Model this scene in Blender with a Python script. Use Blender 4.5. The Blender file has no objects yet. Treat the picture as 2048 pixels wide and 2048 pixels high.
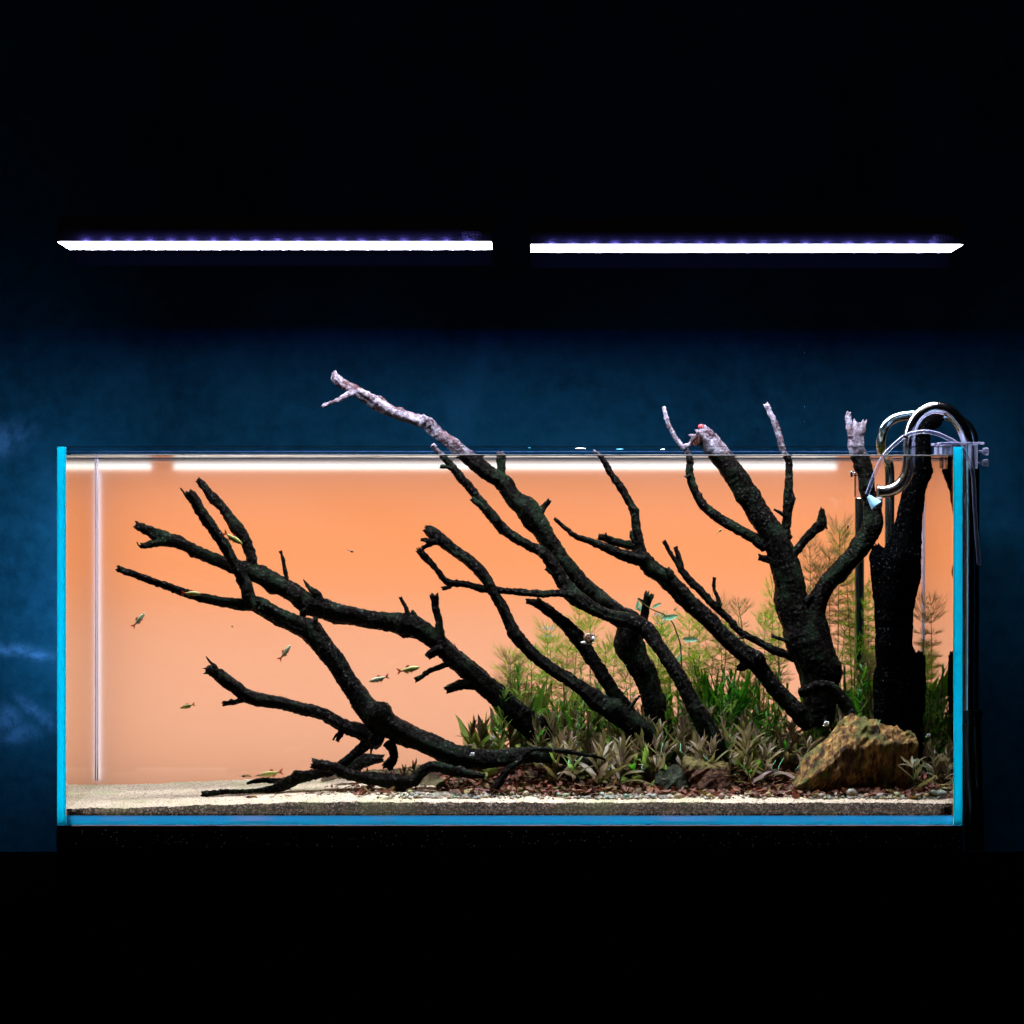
import bpy, bmesh, math, random
from mathutils import Vector, Matrix, Quaternion, noise
R = random.Random(7)
C = bpy.context.scene.collection
SC = bpy.context.scene

# ---------------------------------------------------------------- camera / world / lights / exposure
S = 1.2 / 1811.0          # metres per photo pixel on the plane of the front glass
D = 4.7                   # camera distance to the front glass
ZH = 626 * S              # camera height above the underside of the tank
def k_(y): return S * (1 + y / D)
def X(px, y=0.0): return (px - 1024) * k_(y)
def Z(py, y=0.0): return ZH + (1024 - py) * k_(y)
def P(px, py, y=0.0): return Vector((X(px, y), y, Z(py, y)))

cam = bpy.data.cameras.new('camera'); co = bpy.data.objects.new('camera', cam); C.objects.link(co)
co.location = (0, -D, ZH); co.rotation_euler = (math.radians(90), 0, 0)
cam.sensor_width = 36; cam.lens = 36 * D / (2048 * S); cam.clip_end = 50
SC.camera = co

w = bpy.data.worlds.new('World'); SC.world = w; w.use_nodes = True
w.node_tree.nodes['Background'].inputs[0].default_value = (0.3, 0.4, 0.7, 1)
w.node_tree.nodes['Background'].inputs[1].default_value = 0.0006
SC.view_settings.view_transform = 'Standard'; SC.view_settings.look = 'None'
SC.view_settings.exposure = 0; SC.view_settings.gamma = 1
try:
    SC.cycles.max_bounces = 10; SC.cycles.diffuse_bounces = 3; SC.cycles.glossy_bounces = 5
    SC.cycles.transmission_bounces = 6; SC.cycles.transparent_max_bounces = 24
    SC.cycles.use_denoising = True; SC.cycles.sample_clamp_indirect = 6
    SC.cycles.caustics_reflective = False
except Exception: pass

def area(name, loc, sx, sy, power, col, direction, spread=180):
    l = bpy.data.lights.new(name, 'AREA'); l.shape = 'RECTANGLE'; l.size = sx; l.size_y = sy
    l.energy = power; l.color = col; l.spread = math.radians(spread)
    o = bpy.data.objects.new(name, l); C.objects.link(o); o.location = loc
    o.rotation_euler = Vector(direction).to_track_quat('-Z', 'Y').to_euler()
    return o

# ---------------------------------------------------------------- helpers
def tag(o, label=None, cat=None, group=None, kind=None):
    if label: o['label'] = label
    if cat: o['category'] = cat
    if group: o['group'] = group
    if kind: o['kind'] = kind
    return o
def mesh(name, vs, fs, smooth=True):
    m = bpy.data.meshes.new(name); m.from_pydata([tuple(v) for v in vs], [], fs); m.update()
    if smooth: m.polygons.foreach_set('use_smooth', [True] * len(m.polygons))
    return m
def link(name, m, mat=None, parent=None):
    o = bpy.data.objects.new(name, m); C.objects.link(o)
    if mat and m and not m.materials: m.materials.append(mat)
    if parent: o.parent = parent
    return o
def obj(name, vs, fs, mat, parent=None, smooth=True): return link(name, mesh(name, vs, fs, smooth), mat, parent)
def empty(name, loc=(0, 0, 0)):
    o = bpy.data.objects.new(name, None); C.objects.link(o); o.location = loc; o.empty_display_size = .01; return o
def boxg(x0, x1, y0, y1, z0, z1):
    v = [(x, y, z) for z in (z0, z1) for y in (y0, y1) for x in (x0, x1)]
    f = [(0, 2, 3, 1), (4, 5, 7, 6), (0, 1, 5, 4), (1, 3, 7, 5), (3, 2, 6, 7), (2, 0, 4, 6)]
    return v, f
def box(name, b, mat, parent=None, bevel=0):
    v, f = boxg(*b)
    if not bevel: return obj(name, v, f, mat, parent, False)
    bm = bmesh.new(); bv = [bm.verts.new(p) for p in v]
    for q in f: bm.faces.new([bv[i] for i in q])
    bmesh.ops.bevel(bm, geom=bm.edges[:], offset=bevel, segments=2, affect='EDGES', profile=.5)
    m = bpy.data.meshes.new(name); bm.to_mesh(m); bm.free(); return link(name, m, mat, parent)

def catmull(pts, step):
    """pts: tuples of floats; returns resampled list. first 3 comps are position"""
    out = []
    n = len(pts)
    for i in range(n - 1):
        p0 = pts[max(i - 1, 0)]; p1 = pts[i]; p2 = pts[i + 1]; p3 = pts[min(i + 2, n - 1)]
        L = math.dist(p1[:3], p2[:3]); m = max(1, int(L / step))
        for j in range(m):
            t = j / m; t2 = t * t; t3 = t2 * t
            out.append(tuple(.5 * ((2 * b) + (-a + c) * t + (2 * a - 5 * b + 4 * c - d) * t2 + (-a + 3 * b - 3 * c + d) * t3)
                             for a, b, c, d in zip(p0, p1, p2, p3)))
    out.append(tuple(pts[-1])); return out
def frames(pos):
    T = []
    for i in range(len(pos)):
        a = pos[max(i - 1, 0)]; b = pos[min(i + 1, len(pos) - 1)]
        t = (b - a); T.append(t.normalized() if t.length > 1e-9 else Vector((0, 0, 1)))
    u = T[0].orthogonal().normalized(); out = []
    for i, t in enumerate(T):
        u = (u - t * u.dot(t)); u = u.normalized() if u.length > 1e-6 else t.orthogonal().normalized()
        out.append((t, u, t.cross(u)))
    return out
def tube(pts, seg=12, step=.002, caps=True):
    """smooth tube, pts: (x,y,z,r)"""
    c = catmull(pts, step); pos = [Vector(p[:3]) for p in c]; fr = frames(pos); vs = []; fs = []
    for i, (p, (t, u, v)) in enumerate(zip(pos, fr)):
        r = max(c[i][3], 1e-5)
        for k in range(seg):
            a = 2 * math.pi * k / seg; vs.append(p + (u * math.cos(a) + v * math.sin(a)) * r)
    for i in range(len(pos) - 1):
        for k in range(seg):
            a = i * seg + k; b = i * seg + (k + 1) % seg
            fs.append((a, b, b + seg, a + seg))
    if caps:
        fs.append(tuple(range(seg))[::-1]); n = (len(pos) - 1) * seg; fs.append(tuple(n + k for k in range(seg)))
    return vs, fs
def merge(parts):
    V = []; F = []
    for v, f in parts:
        o = len(V); V += [tuple(q) for q in v]; F += [tuple(i + o for i in q) for q in f]
    return V, F

# ---------------------------------------------------------------- materials
def nm(name):
    m = bpy.data.materials.new(name); m.use_nodes = True; nt = m.node_tree
    for n in list(nt.nodes): nt.nodes.remove(n)
    out = nt.nodes.new('ShaderNodeOutputMaterial')
    def N(t, **kw):
        n = nt.nodes.new(t)
        for a, b in kw.items():
            if hasattr(n, a) and not a.startswith('i_'): setattr(n, a, b)
        return n
    L = lambda a, b: nt.links.new(a, b)
    return m, nt, out, N, L
def ramp(N, stops, interp='LINEAR'):
    r = N('ShaderNodeValToRGB'); cr = r.color_ramp; cr.interpolation = interp
    while len(cr.elements) > 1: cr.elements.remove(cr.elements[-1])
    cr.elements[0].position = stops[0][0]; cr.elements[0].color = (*stops[0][1], 1)
    for p, c in stops[1:]:
        e = cr.elements.new(p); e.color = (*c, 1)
    return r
def g3(v): return (v, v, v)
def noise_n(N, L, scale, detail=4, rough=.55, vec=None, dist=0):
    n = N('ShaderNodeTexNoise'); n.inputs['Scale'].default_value = scale; n.inputs['Detail'].default_value = detail
    n.inputs['Roughness'].default_value = rough; n.inputs['Distortion'].default_value = dist
    if vec is not None: L(vec, n.inputs['Vector'])
    return n
def wpos(N):
    return N('ShaderNodeNewGeometry').outputs['Position']
def mixc(N, L, fac, a, b, mode='MIX'):
    m = N('ShaderNodeMix'); m.data_type = 'RGBA'; m.blend_type = mode
    for sock, val in ((m.inputs[0], fac), (m.inputs[6], a), (m.inputs[7], b)):
        if hasattr(val, 'links'): L(val, sock)
        elif isinstance(val, (int, float)): sock.default_value = val
        else: sock.default_value = (*val, 1)
    return m.outputs[2]
def mth(N, L, op, a, b=None, clamp=False):
    m = N('ShaderNodeMath'); m.operation = op; m.use_clamp = clamp
    for i, v in enumerate((a, b)):
        if v is None: continue
        if hasattr(v, 'links'): L(v, m.inputs[i])
        else: m.inputs[i].default_value = v
    return m.outputs[0]
def bump(N, L, h, strength=.4, dist=.001):
    b = N('ShaderNodeBump'); b.inputs['Strength'].default_value = strength; b.inputs['Distance'].default_value = dist
    L(h, b.inputs['Height']); return b.outputs[0]
def prin(N, L, out, col, rough=.5, spec=.5, metal=0, nrm=None, **kw):
    p = N('ShaderNodeBsdfPrincipled')
    if hasattr(col, 'links'): L(col, p.inputs['Base Color'])
    else: p.inputs['Base Color'].default_value = (*col, 1)
    if hasattr(rough, 'links'): L(rough, p.inputs['Roughness'])
    else: p.inputs['Roughness'].default_value = rough
    p.inputs['Specular IOR Level'].default_value = spec; p.inputs['Metallic'].default_value = metal
    if nrm is not None: L(nrm, p.inputs['Normal'])
    for a, b in kw.items(): p.inputs[a.replace('_', ' ')].default_value = b
    L(p.outputs[0], out.inputs[0]); return p
M = {}
def simple(name, col, rough=.5, spec=.5, metal=0, var=.15, scale=200):
    m, nt, out, N, L = nm(name); n = noise_n(N, L, scale, 3, vec=wpos(N))
    c = mixc(N, L, mth(N, L, 'MULTIPLY', n.outputs[0], var * 2), col, tuple(x * .4 for x in col))
    prin(N, L, out, c, rough, spec, metal, bump(N, L, n.outputs[0], .15, .0005)); M[name] = m; return m
def emis(name, col, st):
    m, nt, out, N, L = nm(name); e = N('ShaderNodeEmission'); e.inputs[0].default_value = (*col, 1); e.inputs[1].default_value = st
    L(e.outputs[0], out.inputs[0]); M[name] = m; return m
ZW = Z(909, 0)            # height of the water surface

# dark wet wood below the surface, dry bleached wood above it
m, nt, out, N, L = nm('wood'); pos = wpos(N)
sep = N('ShaderNodeSeparateXYZ'); L(pos, sep.inputs[0])
n1 = noise_n(N, L, 260, 6, .65, pos); n2 = noise_n(N, L, 35, 5, .6, pos); n3 = noise_n(N, L, 900, 3, .6, pos)
spk = ramp(N, [(.0, g3(0)), (.61, g3(0)), (.74, g3(1))]); L(n1.outputs[0], spk.inputs[0])
n4 = noise_n(N, L, 55, 3, .6, pos); pm = ramp(N, [(0, g3(0)), (.48, g3(.06)), (.64, g3(1))]); L(n4.outputs[0], pm.inputs[0])
msk = ramp(N, [(0, g3(0)), (.50, g3(0)), (.64, g3(1))]); L(n2.outputs[0], msk.inputs[0])
wetc = ramp(N, [(0, (.0004, .0004, .0005)), (.42, (.0014, .0011, .0010)), (.56, (.0065, .0046, .0038)), (.7, (.018, .012, .009)), (1, (.04, .03, .02))]); L(n1.outputs[0], wetc.inputs[0])
c = mixc(N, L, mth(N, L, 'MULTIPLY', msk.outputs[0], .75), wetc.outputs[0], (.010, .018, .009))
c = mixc(N, L, mth(N, L, 'MULTIPLY', mth(N, L, 'MULTIPLY', spk.outputs[0], pm.outputs[0]), .8), c, (.07, .11, .09))
dryc = ramp(N, [(0.34, (.006, .003, .004)), (.43, (.05, .034, .042)), (.52, (.15, .13, .16)), (.68, (.38, .36, .43))]); L(mth(N, L, 'ADD', mth(N, L, 'MULTIPLY', n1.outputs[0], .4), mth(N, L, 'MULTIPLY', n4.outputs[0], .6)), dryc.inputs[0])
dc2 = mixc(N, L, mth(N, L, 'MULTIPLY', msk.outputs[0], .5), dryc.outputs[0], (.06, .025, .018))
hgt = mth(N, L, 'MULTIPLY', mth(N, L, 'SUBTRACT', mth(N, L, 'ADD', sep.outputs[2], mth(N, L, 'MULTIPLY', n2.outputs[0], .010)), ZW + .004), 75, True)
hg = N('ShaderNodeClamp'); L(hgt, hg.inputs[0])
cc = mixc(N, L, hg.outputs[0], c, dc2)
pw = prin(N, L, out, cc, .36, .10, 0, bump(N, L, n1.outputs[0], 1.0, .0035))
sl = ramp(N, [(0, g3(.004)), (.5, g3(.012)), (.60, g3(.05)), (.72, g3(.5)), (1, g3(.9))]); L(n1.outputs[0], sl.inputs[0]); L(sl.outputs[0], pw.inputs['Specular IOR Level']); M['wood'] = m

# very dark upright trunk wood (blackish bark)
m, nt, out, N, L = nm('dark_trunk'); pos = wpos(N)
n1 = noise_n(N, L, 300, 6, .7, pos)
cr = ramp(N, [(0, (.0004, .0004, .0006)), (.66, (.0012, .0012, .0014)), (.74, (.018, .022, .024)), (1, (.10, .11, .11))]); L(n1.outputs[0], cr.inputs[0])
pw = prin(N, L, out, cr.outputs[0], .4, .12, 0, bump(N, L, n1.outputs[0], 1, .003))
sl = ramp(N, [(0, g3(0)), (.58, g3(0)), (.7, g3(.4)), (1, g3(.6))]); L(n1.outputs[0], sl.inputs[0]); L(sl.outputs[0], pw.inputs['Specular IOR Level']); M['dark_trunk'] = m
simple('silicone', (.62, .58, .85), .4, .5); simple('cut_wood', (.70, .30, .17), .6, .3)
simple('black_metal', (.006, .006, .008), .5, .4, 0, .1)
m, nt, out, N, L = nm('fascia'); d = N('ShaderNodeBsdfDiffuse'); d.inputs[0].default_value = (.02, .02, .026, 1); L(d.outputs[0], out.inputs[0]); M['fascia'] = m
m, nt, out, N, L = nm('skirt'); d = N('ShaderNodeBsdfDiffuse'); d.inputs[0].default_value = (.00005, .00008, .0003, 1); L(d.outputs[0], out.inputs[0]); M['skirt'] = m
simple('black_rubber', (.008, .007, .008), .35, .5)
simple('counter', (.0008, .0008, .001), .9, 0)
emis('lamp_diffuser', (.86, .90, 1.0), 52)
emis('led_bead', (.25, .22, 1.0), 1500); emis('led_bead_rear', (.4, .4, 1.0), 60)

# wall
m, nt, out, N, L = nm('wall_paint'); pos = wpos(N)
a = noise_n(N, L, 7, 6, .6, pos, .5); b = noise_n(N, L, 45, 5, .6, pos); f = noise_n(N, L, 400, 3, .6, pos)
base = ramp(N, [(.28, (.0006, .0125, .027)), (.55, (.0012, .022, .045)), (.8, (.005, .040, .085))]); L(a.outputs[0], base.inputs[0])
cl = ramp(N, [(.35, g3(0)), (.7, g3(1))]); L(b.outputs[0], cl.inputs[0]); c = mixc(N, L, mth(N, L, 'MULTIPLY', cl.outputs[0], .45), base.outputs[0], (.004, .042, .085))
def pale_patch(px, py, rx, ry, ang=0):  # soft oval mask, lightens the wall colour where the noise allows
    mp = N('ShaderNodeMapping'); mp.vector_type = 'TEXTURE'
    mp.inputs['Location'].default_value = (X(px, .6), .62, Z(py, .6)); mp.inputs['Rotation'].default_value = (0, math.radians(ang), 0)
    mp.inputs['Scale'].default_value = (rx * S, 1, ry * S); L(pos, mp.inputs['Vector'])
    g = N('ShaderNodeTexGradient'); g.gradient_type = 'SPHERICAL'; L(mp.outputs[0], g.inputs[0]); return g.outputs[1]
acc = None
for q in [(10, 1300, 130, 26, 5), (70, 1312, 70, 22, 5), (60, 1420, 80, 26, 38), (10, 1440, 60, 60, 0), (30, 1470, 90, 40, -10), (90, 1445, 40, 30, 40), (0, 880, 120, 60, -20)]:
    v = pale_patch(*q); v = mth(N, L, 'MULTIPLY', v, v); acc = v if acc is None else mth(N, L, 'MAXIMUM', acc, v)
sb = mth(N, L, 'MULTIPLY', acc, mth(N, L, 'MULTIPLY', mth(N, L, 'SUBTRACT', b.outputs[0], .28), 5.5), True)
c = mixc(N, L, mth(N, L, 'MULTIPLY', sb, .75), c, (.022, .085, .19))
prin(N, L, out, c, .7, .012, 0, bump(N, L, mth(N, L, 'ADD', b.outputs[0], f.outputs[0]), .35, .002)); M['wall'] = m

# glass and water sheets: clear with Fresnel reflection, total reflection from inside the water
def fres(name, ior, tint=(1, 1, 1), rough=0.0, bumpn=None, rcol=(1, 1, 1)):
    m, nt, out, N, L = nm(name)
    t = N('ShaderNodeBsdfTransparent'); t.inputs[0].default_value = (*tint, 1)
    g = N('ShaderNodeBsdfGlossy'); g.inputs['Roughness'].default_value = rough; g.inputs[0].default_value = (*rcol, 1)
    f = N('ShaderNodeFresnel'); f.inputs[0].default_value = ior; mx = N('ShaderNodeMixShader')
    if bumpn:
        n = noise_n(N, L, bumpn[0], 3, .5, wpos(N)); bb = bump(N, L, n.outputs[0], bumpn[1], .001); L(bb, g.inputs['Normal'])
    L(f.outputs[0], mx.inputs[0]); L(t.outputs[0], mx.inputs[1]); L(g.outputs[0], mx.inputs[2]); L(mx.outputs[0], out.inputs[0])
    M[name] = m; return m
fres('water', 1.33, (.985, .995, .99), 0.02, None, (.95, .92, .88))
fres('glass', 1.25, (.97, .995, 1.0), 0.03)
fres('clear_plastic', 1.5, (.86, .88, .97), 0.05)
def frosted(name, col, dcol=(.05, .2, .25), col2=None):
    m, nt, out, N, L = nm(name); t = N('ShaderNodeBsdfTranslucent'); nn_ = noise_n(N, L, 7, 4, .6, wpos(N)); rr_ = ramp(N, [(.5, g3(0)), (.8, g3(1))]); L(nn_.outputs[0], rr_.inputs[0])
    L(mixc(N, L, rr_.outputs[0], col, col2 or tuple(x * .8 + .012 for x in col)), t.inputs[0])
    d = N('ShaderNodeBsdfPrincipled'); d.inputs['Base Color'].default_value = (*dcol, 1); d.inputs['Roughness'].default_value = .3
    mx = N('ShaderNodeMixShader'); mx.inputs[0].default_value = .3; L(t.outputs[0], mx.inputs[1]); L(d.outputs[0], mx.inputs[2]); L(mx.outputs[0], out.inputs[0])
    M[name] = m; return m
None; frosted('glass_edge', (.015, .66, .80), (.05, .2, .25), (.16, .66, .84)); frosted('glass_edge_lilac', (.10, .44, .62), (.2, .2, .3), (.42, .44, .62)); frosted('glass_edge_blue', (.04, .56, .74)); frosted('chamfer', (.3, .85, 1), (.4, .7, .8))
# clear hose plastic, slightly milky
m, nt, out, N, L = nm('milky_plastic'); t = N('ShaderNodeBsdfTransparent'); d = N('ShaderNodeBsdfPrincipled'); d.inputs['Base Color'].default_value = (.34, .36, .52, 1); d.inputs['Roughness'].default_value = .12
lw = N('ShaderNodeLayerWeight'); lw.inputs[0].default_value = .45; mx = N('ShaderNodeMixShader'); L(mth(N, L, 'ADD', mth(N, L, 'MULTIPLY', lw.outputs[1], .75), .16), mx.inputs[0]); L(t.outputs[0], mx.inputs[1]); L(d.outputs[0], mx.inputs[2]); L(mx.outputs[0], out.inputs[0]); M['milky_plastic'] = m
# backlit film
m, nt, out, N, L = nm('backlit_film')
t = N('ShaderNodeBsdfTranslucent'); t.inputs[0].default_value = (1.0, .315, .115, 1)
d = N('ShaderNodeBsdfDiffuse'); d.inputs[0].default_value = (.50, .40, .42, 1)
ad = N('ShaderNodeMixShader'); ad.inputs[0].default_value = .20; L(t.outputs[0], ad.inputs[1]); L(d.outputs[0], ad.inputs[2]); L(ad.outputs[0], out.inputs[0]); M['film'] = m

# sand
def sandmat(name, stops, scale, bs, green=0):
    m, nt, out, N, L = nm(name); pos = wpos(N)
    v = N('ShaderNodeTexVoronoi'); v.inputs['Scale'].default_value = scale; L(pos, v.inputs['Vector'])
    bw = N('ShaderNodeSeparateColor'); L(v.outputs['Color'], bw.inputs[0])
    r = ramp(N, stops); L(bw.outputs[0], r.inputs[0]); c = r.outputs[0]
    a = noise_n(N, L, 14, 5, .6, pos)
    gm = ramp(N, [(0, g3(0)), (.48, g3(0)), (.66, g3(1))]); L(a.outputs[0], gm.inputs[0])
    c = mixc(N, L, mth(N, L, 'MULTIPLY', gm.outputs[0], green), c, (.33, .36, .14), 'MIX')
    n = noise_n(N, L, scale * 1.5, 3, .6, pos)
    prin(N, L, out, c, .9, .2, 0, bump(N, L, mth(N, L, 'ADD', n.outputs[0], v.outputs['Distance']), bs, .0012)); M[name] = m
sandmat('sand', [(0, (.08, .05, .035)), (.06, (.28, .2, .14)), (.15, (.56, .41, .28)), (.6, (.70, .53, .37)), (1, (.84, .67, .50))], 700, .7, .45)
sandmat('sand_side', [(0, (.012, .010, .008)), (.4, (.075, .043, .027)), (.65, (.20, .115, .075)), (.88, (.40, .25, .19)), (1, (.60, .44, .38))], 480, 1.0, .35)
sandmat('soil', [(0, (.01, .006, .004)), (.5, (.035, .018, .010)), (.8, (.09, .04, .022)), (1, (.16, .10, .05))], 420, 1.0, .3)

def objramp(name, stops, rough=.5, trans=.35, tcol=None, spec=.3, vein=True):
    """colour picked per object by its random number: leaf to leaf variation"""
    m, nt, out, N, L = nm(name); oi = N('ShaderNodeObjectInfo')
    r = ramp(N, stops); L(oi.outputs['Random'], r.inputs[0]); pos = wpos(N)
    n = noise_n(N, L, 240, 4, .6, pos); c = mixc(N, L, mth(N, L, 'MULTIPLY', n.outputs[0], .75), r.outputs[0], (.02, .02, .008), 'MIX')
    p = prin(N, L, out, c, rough, spec, 0, bump(N, L, n.outputs[0], .3, .0006))
    if trans:
        t = N('ShaderNodeBsdfTranslucent')
        tc = mixc(N, L, .5, r.outputs[0], tcol or (.25, .45, .05), 'MIX'); L(tc, t.inputs[0])
        mx = N('ShaderNodeMixShader'); mx.inputs[0].default_value = trans
        L(p.outputs[0], mx.inputs[1]); L(t.outputs[0], mx.inputs[2]); L(mx.outputs[0], out.inputs[0])
    M[name] = m; return m
objramp('leaf_brown', [(0, (.20, .15, .05)), (.2, (.34, .20, .11)), (.4, (.20, .20, .05)), (.55, (.44, .27, .20)), (.7, (.14, .17, .035)), (.85, (.60, .38, .35)), (1, (.32, .21, .11))], .4, .3, (.35, .30, .06))
objramp('leaf_pink', [(0, (.45, .27, .25)), (.3, (.28, .26, .10)), (.6, (.52, .33, .32)), (.8, (.34, .30, .13)), (1, (.40, .30, .22))], .4, .25, (.4, .35, .1))
objramp('leaf_green', [(0, (.01, .16, .012)), (.3, (.03, .28, .02)), (.6, (.12, .32, .02)), (.8, (.005, .11, .02)), (1, (.2, .42, .03))], .35, .45, (.15, .55, .02))
objramp('leaf_lime', [(0, (.25, .38, .06)), (.5, (.16, .34, .04)), (1, (.42, .42, .14))], .4, .45, (.4, .6, .08))
objramp('leaf_mint', [(0, (.28, .70, .36)), (1, (.36, .82, .48))], .4, .25, (.4, .8, .45))
objramp('feather_green', [(0, (.16, .48, .02)), (.4, (.36, .56, .03)), (.7, (.48, .54, .05)), (1, (.06, .36, .02))], .5, .55, (.42, .80, .03))
objramp('feather_brown', [(0, (.26, .17, .06)), (.5, (.34, .28, .10)), (1, (.24, .25, .06))], .5, .45, (.5, .4, .1))
objramp('feather_pale', [(0, (.65, .62, .60)), (1, (.7, .6, .7))], .5, .3, (.8, .7, .6))
objramp('stem', [(0, (.10, .12, .03)), (.5, (.16, .10, .05)), (1, (.08, .16, .03))], .5, 0)
objramp('litter', [(0, (.18, .035, .018)), (.25, (.38, .10, .05)), (.45, (.24, .06, .025)), (.6, (.42, .2, .08)), (.75, (.10, .02, .012)), (.88, (.36, .32, .08)), (1, (.42, .12, .13))], .5, .1, (.4, .1, .02))
objramp('pebble', [(0, (.5, .32, .1)), (.2, (.45, .50, .42)), (.4, (.42, .24, .18)), (.55, (.55, .48, .18)), (.7, (.16, .3, .2)), (.85, (.6, .5, .42)), (1, (.3, .45, .45))], .35, 0)
objramp('moss', [(0, (.18, .30, .03)), (1, (.38, .42, .06))], .8, .2, (.3, .5, .05))
def attrmat(name, stops, rough=.6, spec=.3, trans=0):
    """colour per little piece of a stuff object, from a face attribute"""
    m, nt, out, N, L = nm(name); at = N('ShaderNodeAttribute'); at.attribute_name = 'pick'
    r = ramp(N, stops); L(at.outputs['Fac'], r.inputs[0]); pos = wpos(N)
    n = noise_n(N, L, 500, 4, .6, pos); c = mixc(N, L, mth(N, L, 'MULTIPLY', n.outputs[0], .8), r.outputs[0], (.01, .006, .004))
    prin(N, L, out, c, rough, spec, 0, bump(N, L, n.outputs[0], .4, .0006)); M[name] = m
attrmat('litter_scrap', [(0, (.10, .022, .012)), (.2, (.33, .075, .03)), (.35, (.16, .035, .018)), (.5, (.40, .15, .07)), (.62, (.06, .016, .010)), (.72, (.26, .09, .04)), (.82, (.34, .30, .06)), (.9, (.12, .15, .03)), (1, (.42, .12, .12))])
attrmat('gravel', [(0, (.55, .38, .12)), (.2, (.5, .52, .42)), (.4, (.45, .25, .18)), (.6, (.62, .52, .4)), (.8, (.14, .2, .10)), (1, (.65, .62, .6))], .4)
# rock
m, nt, out, N, L = nm('rock'); pos = wpos(N)
mp = N('ShaderNodeMapping'); mp.inputs['Rotation'].default_value = (0, math.radians(-40), 0); mp.inputs['Scale'].default_value = (1, .6, .28); L(pos, mp.inputs[0])
n1 = noise_n(N, L, 130, 7, .65, mp.outputs[0], .4); n2 = noise_n(N, L, 30, 5, .6, pos)
r = ramp(N, [(.25, (.008, .004, .002)), (.44, (.07, .028, .008)), (.53, (.30, .135, .035)), (.62, (.48, .29, .085)), (.75, (.52, .40, .16))]); L(n1.outputs[0], r.inputs[0])
gm = ramp(N, [(0, g3(0)), (.5, g3(0)), (.6, g3(1))]); L(n2.outputs[0], gm.inputs[0])
c = mixc(N, L, mth(N, L, 'MULTIPLY', gm.outputs[0], .75), r.outputs[0], (.10, .12, .025))
prin(N, L, out, c, .75, .25, 0, bump(N, L, n1.outputs[0], 1.0, .007)); M['rock'] = m
# metal, hose
m, nt, out, N, L = nm('chrome'); prin(N, L, out, (.62, .64, .68), .13, .5, 1.0); M['chrome'] = m
m, nt, out, N, L = nm('chrome_teal'); prin(N, L, out, (.42, .62, .68), .16, .5, 1.0); M['chrome_teal'] = m
simple('suction_blue', (.30, .62, .80), .5)
simple('snail_brown', (.30, .16, .10), .25, .6, 0, .5, 300); simple('snail_white', (.8, .78, .75), .3)
simple('fish_yellow', (.42, .38, .07), .3, .6, 0, .4, 260); simple('fish_silver', (.48, .46, .26), .3, .5, .1, .4, 260)
simple('eye_black', (.003, .003, .003), .2, .7)
def finm(name, col):
    m, nt, out, N, L = nm(name); t = N('ShaderNodeBsdfTranslucent'); t.inputs[0].default_value = (*col, 1)
    d = N('ShaderNodeBsdfDiffuse'); d.inputs[0].default_value = (*col, 1); mx = N('ShaderNodeMixShader'); L(t.outputs[0], mx.inputs[1]); L(d.outputs[0], mx.inputs[2]); L(mx.outputs[0], out.inputs[0]); M[name] = m
finm('fin_red', (.75, .10, .04)); finm('fin_amber', (.55, .26, .05)); simple('shrimp_amber', (.42, .22, .06), .3, .5, 0, .5, 400)
simple('shrimp_dark', (.05, .02, .015), .3)
# speckled board
m, nt, out, N, L = nm('speckled'); pos = wpos(N); v = N('ShaderNodeTexVoronoi'); v.inputs['Scale'].default_value = 260; L(pos, v.inputs['Vector'])
sc_ = N('ShaderNodeSeparateColor'); L(v.outputs['Color'], sc_.inputs[0])
r = ramp(N, [(0, (.002, .002, .003)), (.70, (.003, .003, .004)), (.80, (.25, .24, .36)), (1, (.9, .88, 1))]); L(sc_.outputs[0], r.inputs[0])
dm = ramp(N, [(0, g3(1)), (.22, g3(1)), (.3, g3(0))]); L(v.outputs['Distance'], dm.inputs[0])
c = mixc(N, L, dm.outputs[0], (.002, .002, .003), r.outputs[0]); prin(N, L, out, c, .6, .2, 0); M['speckled'] = m

# ---------------------------------------------------------------- the room: wall, counter, board under the tank
YW = .62
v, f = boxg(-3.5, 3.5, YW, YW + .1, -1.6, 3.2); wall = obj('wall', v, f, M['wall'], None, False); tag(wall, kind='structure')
cb = P(1024, 1702, 0.0)
ZC0 = Z(1703, YW)
ctr = box('counter', (-3.5, 3.5, -.035, YW - .003, -1.3, ZC0), M['counter']); tag(ctr, 'plain black counter that carries the tank and runs across the whole picture', 'counter')
ZC = Z(1703, -.03)
std = box('tank_stand', (X(114), X(1924), .002, .42, ZC0 + .0005, ZC), M['counter']); tag(std, 'plain black stand under the speckled board, between it and the counter', 'stand')
brd = empty('tank_board', (0, .18, ZC)); tag(brd, 'black speckled board lying between the counter and the glass tank', 'board')
def pl(o, par):  # parent keeping world place
    o.parent = par; o.matrix_parent_inverse = Matrix.Translation(-par.location); return o
zt = Z(1659, -.002)
pl(box('board', (X(113), X(1924), -.002, .40, ZC + .001, zt), M['speckled'], bevel=.0015), brd)
pl(box('mat', (X(114), X(1924), .001, .36, zt + .0004, Z(1651.5)), M['black_rubber']), brd)

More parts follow.
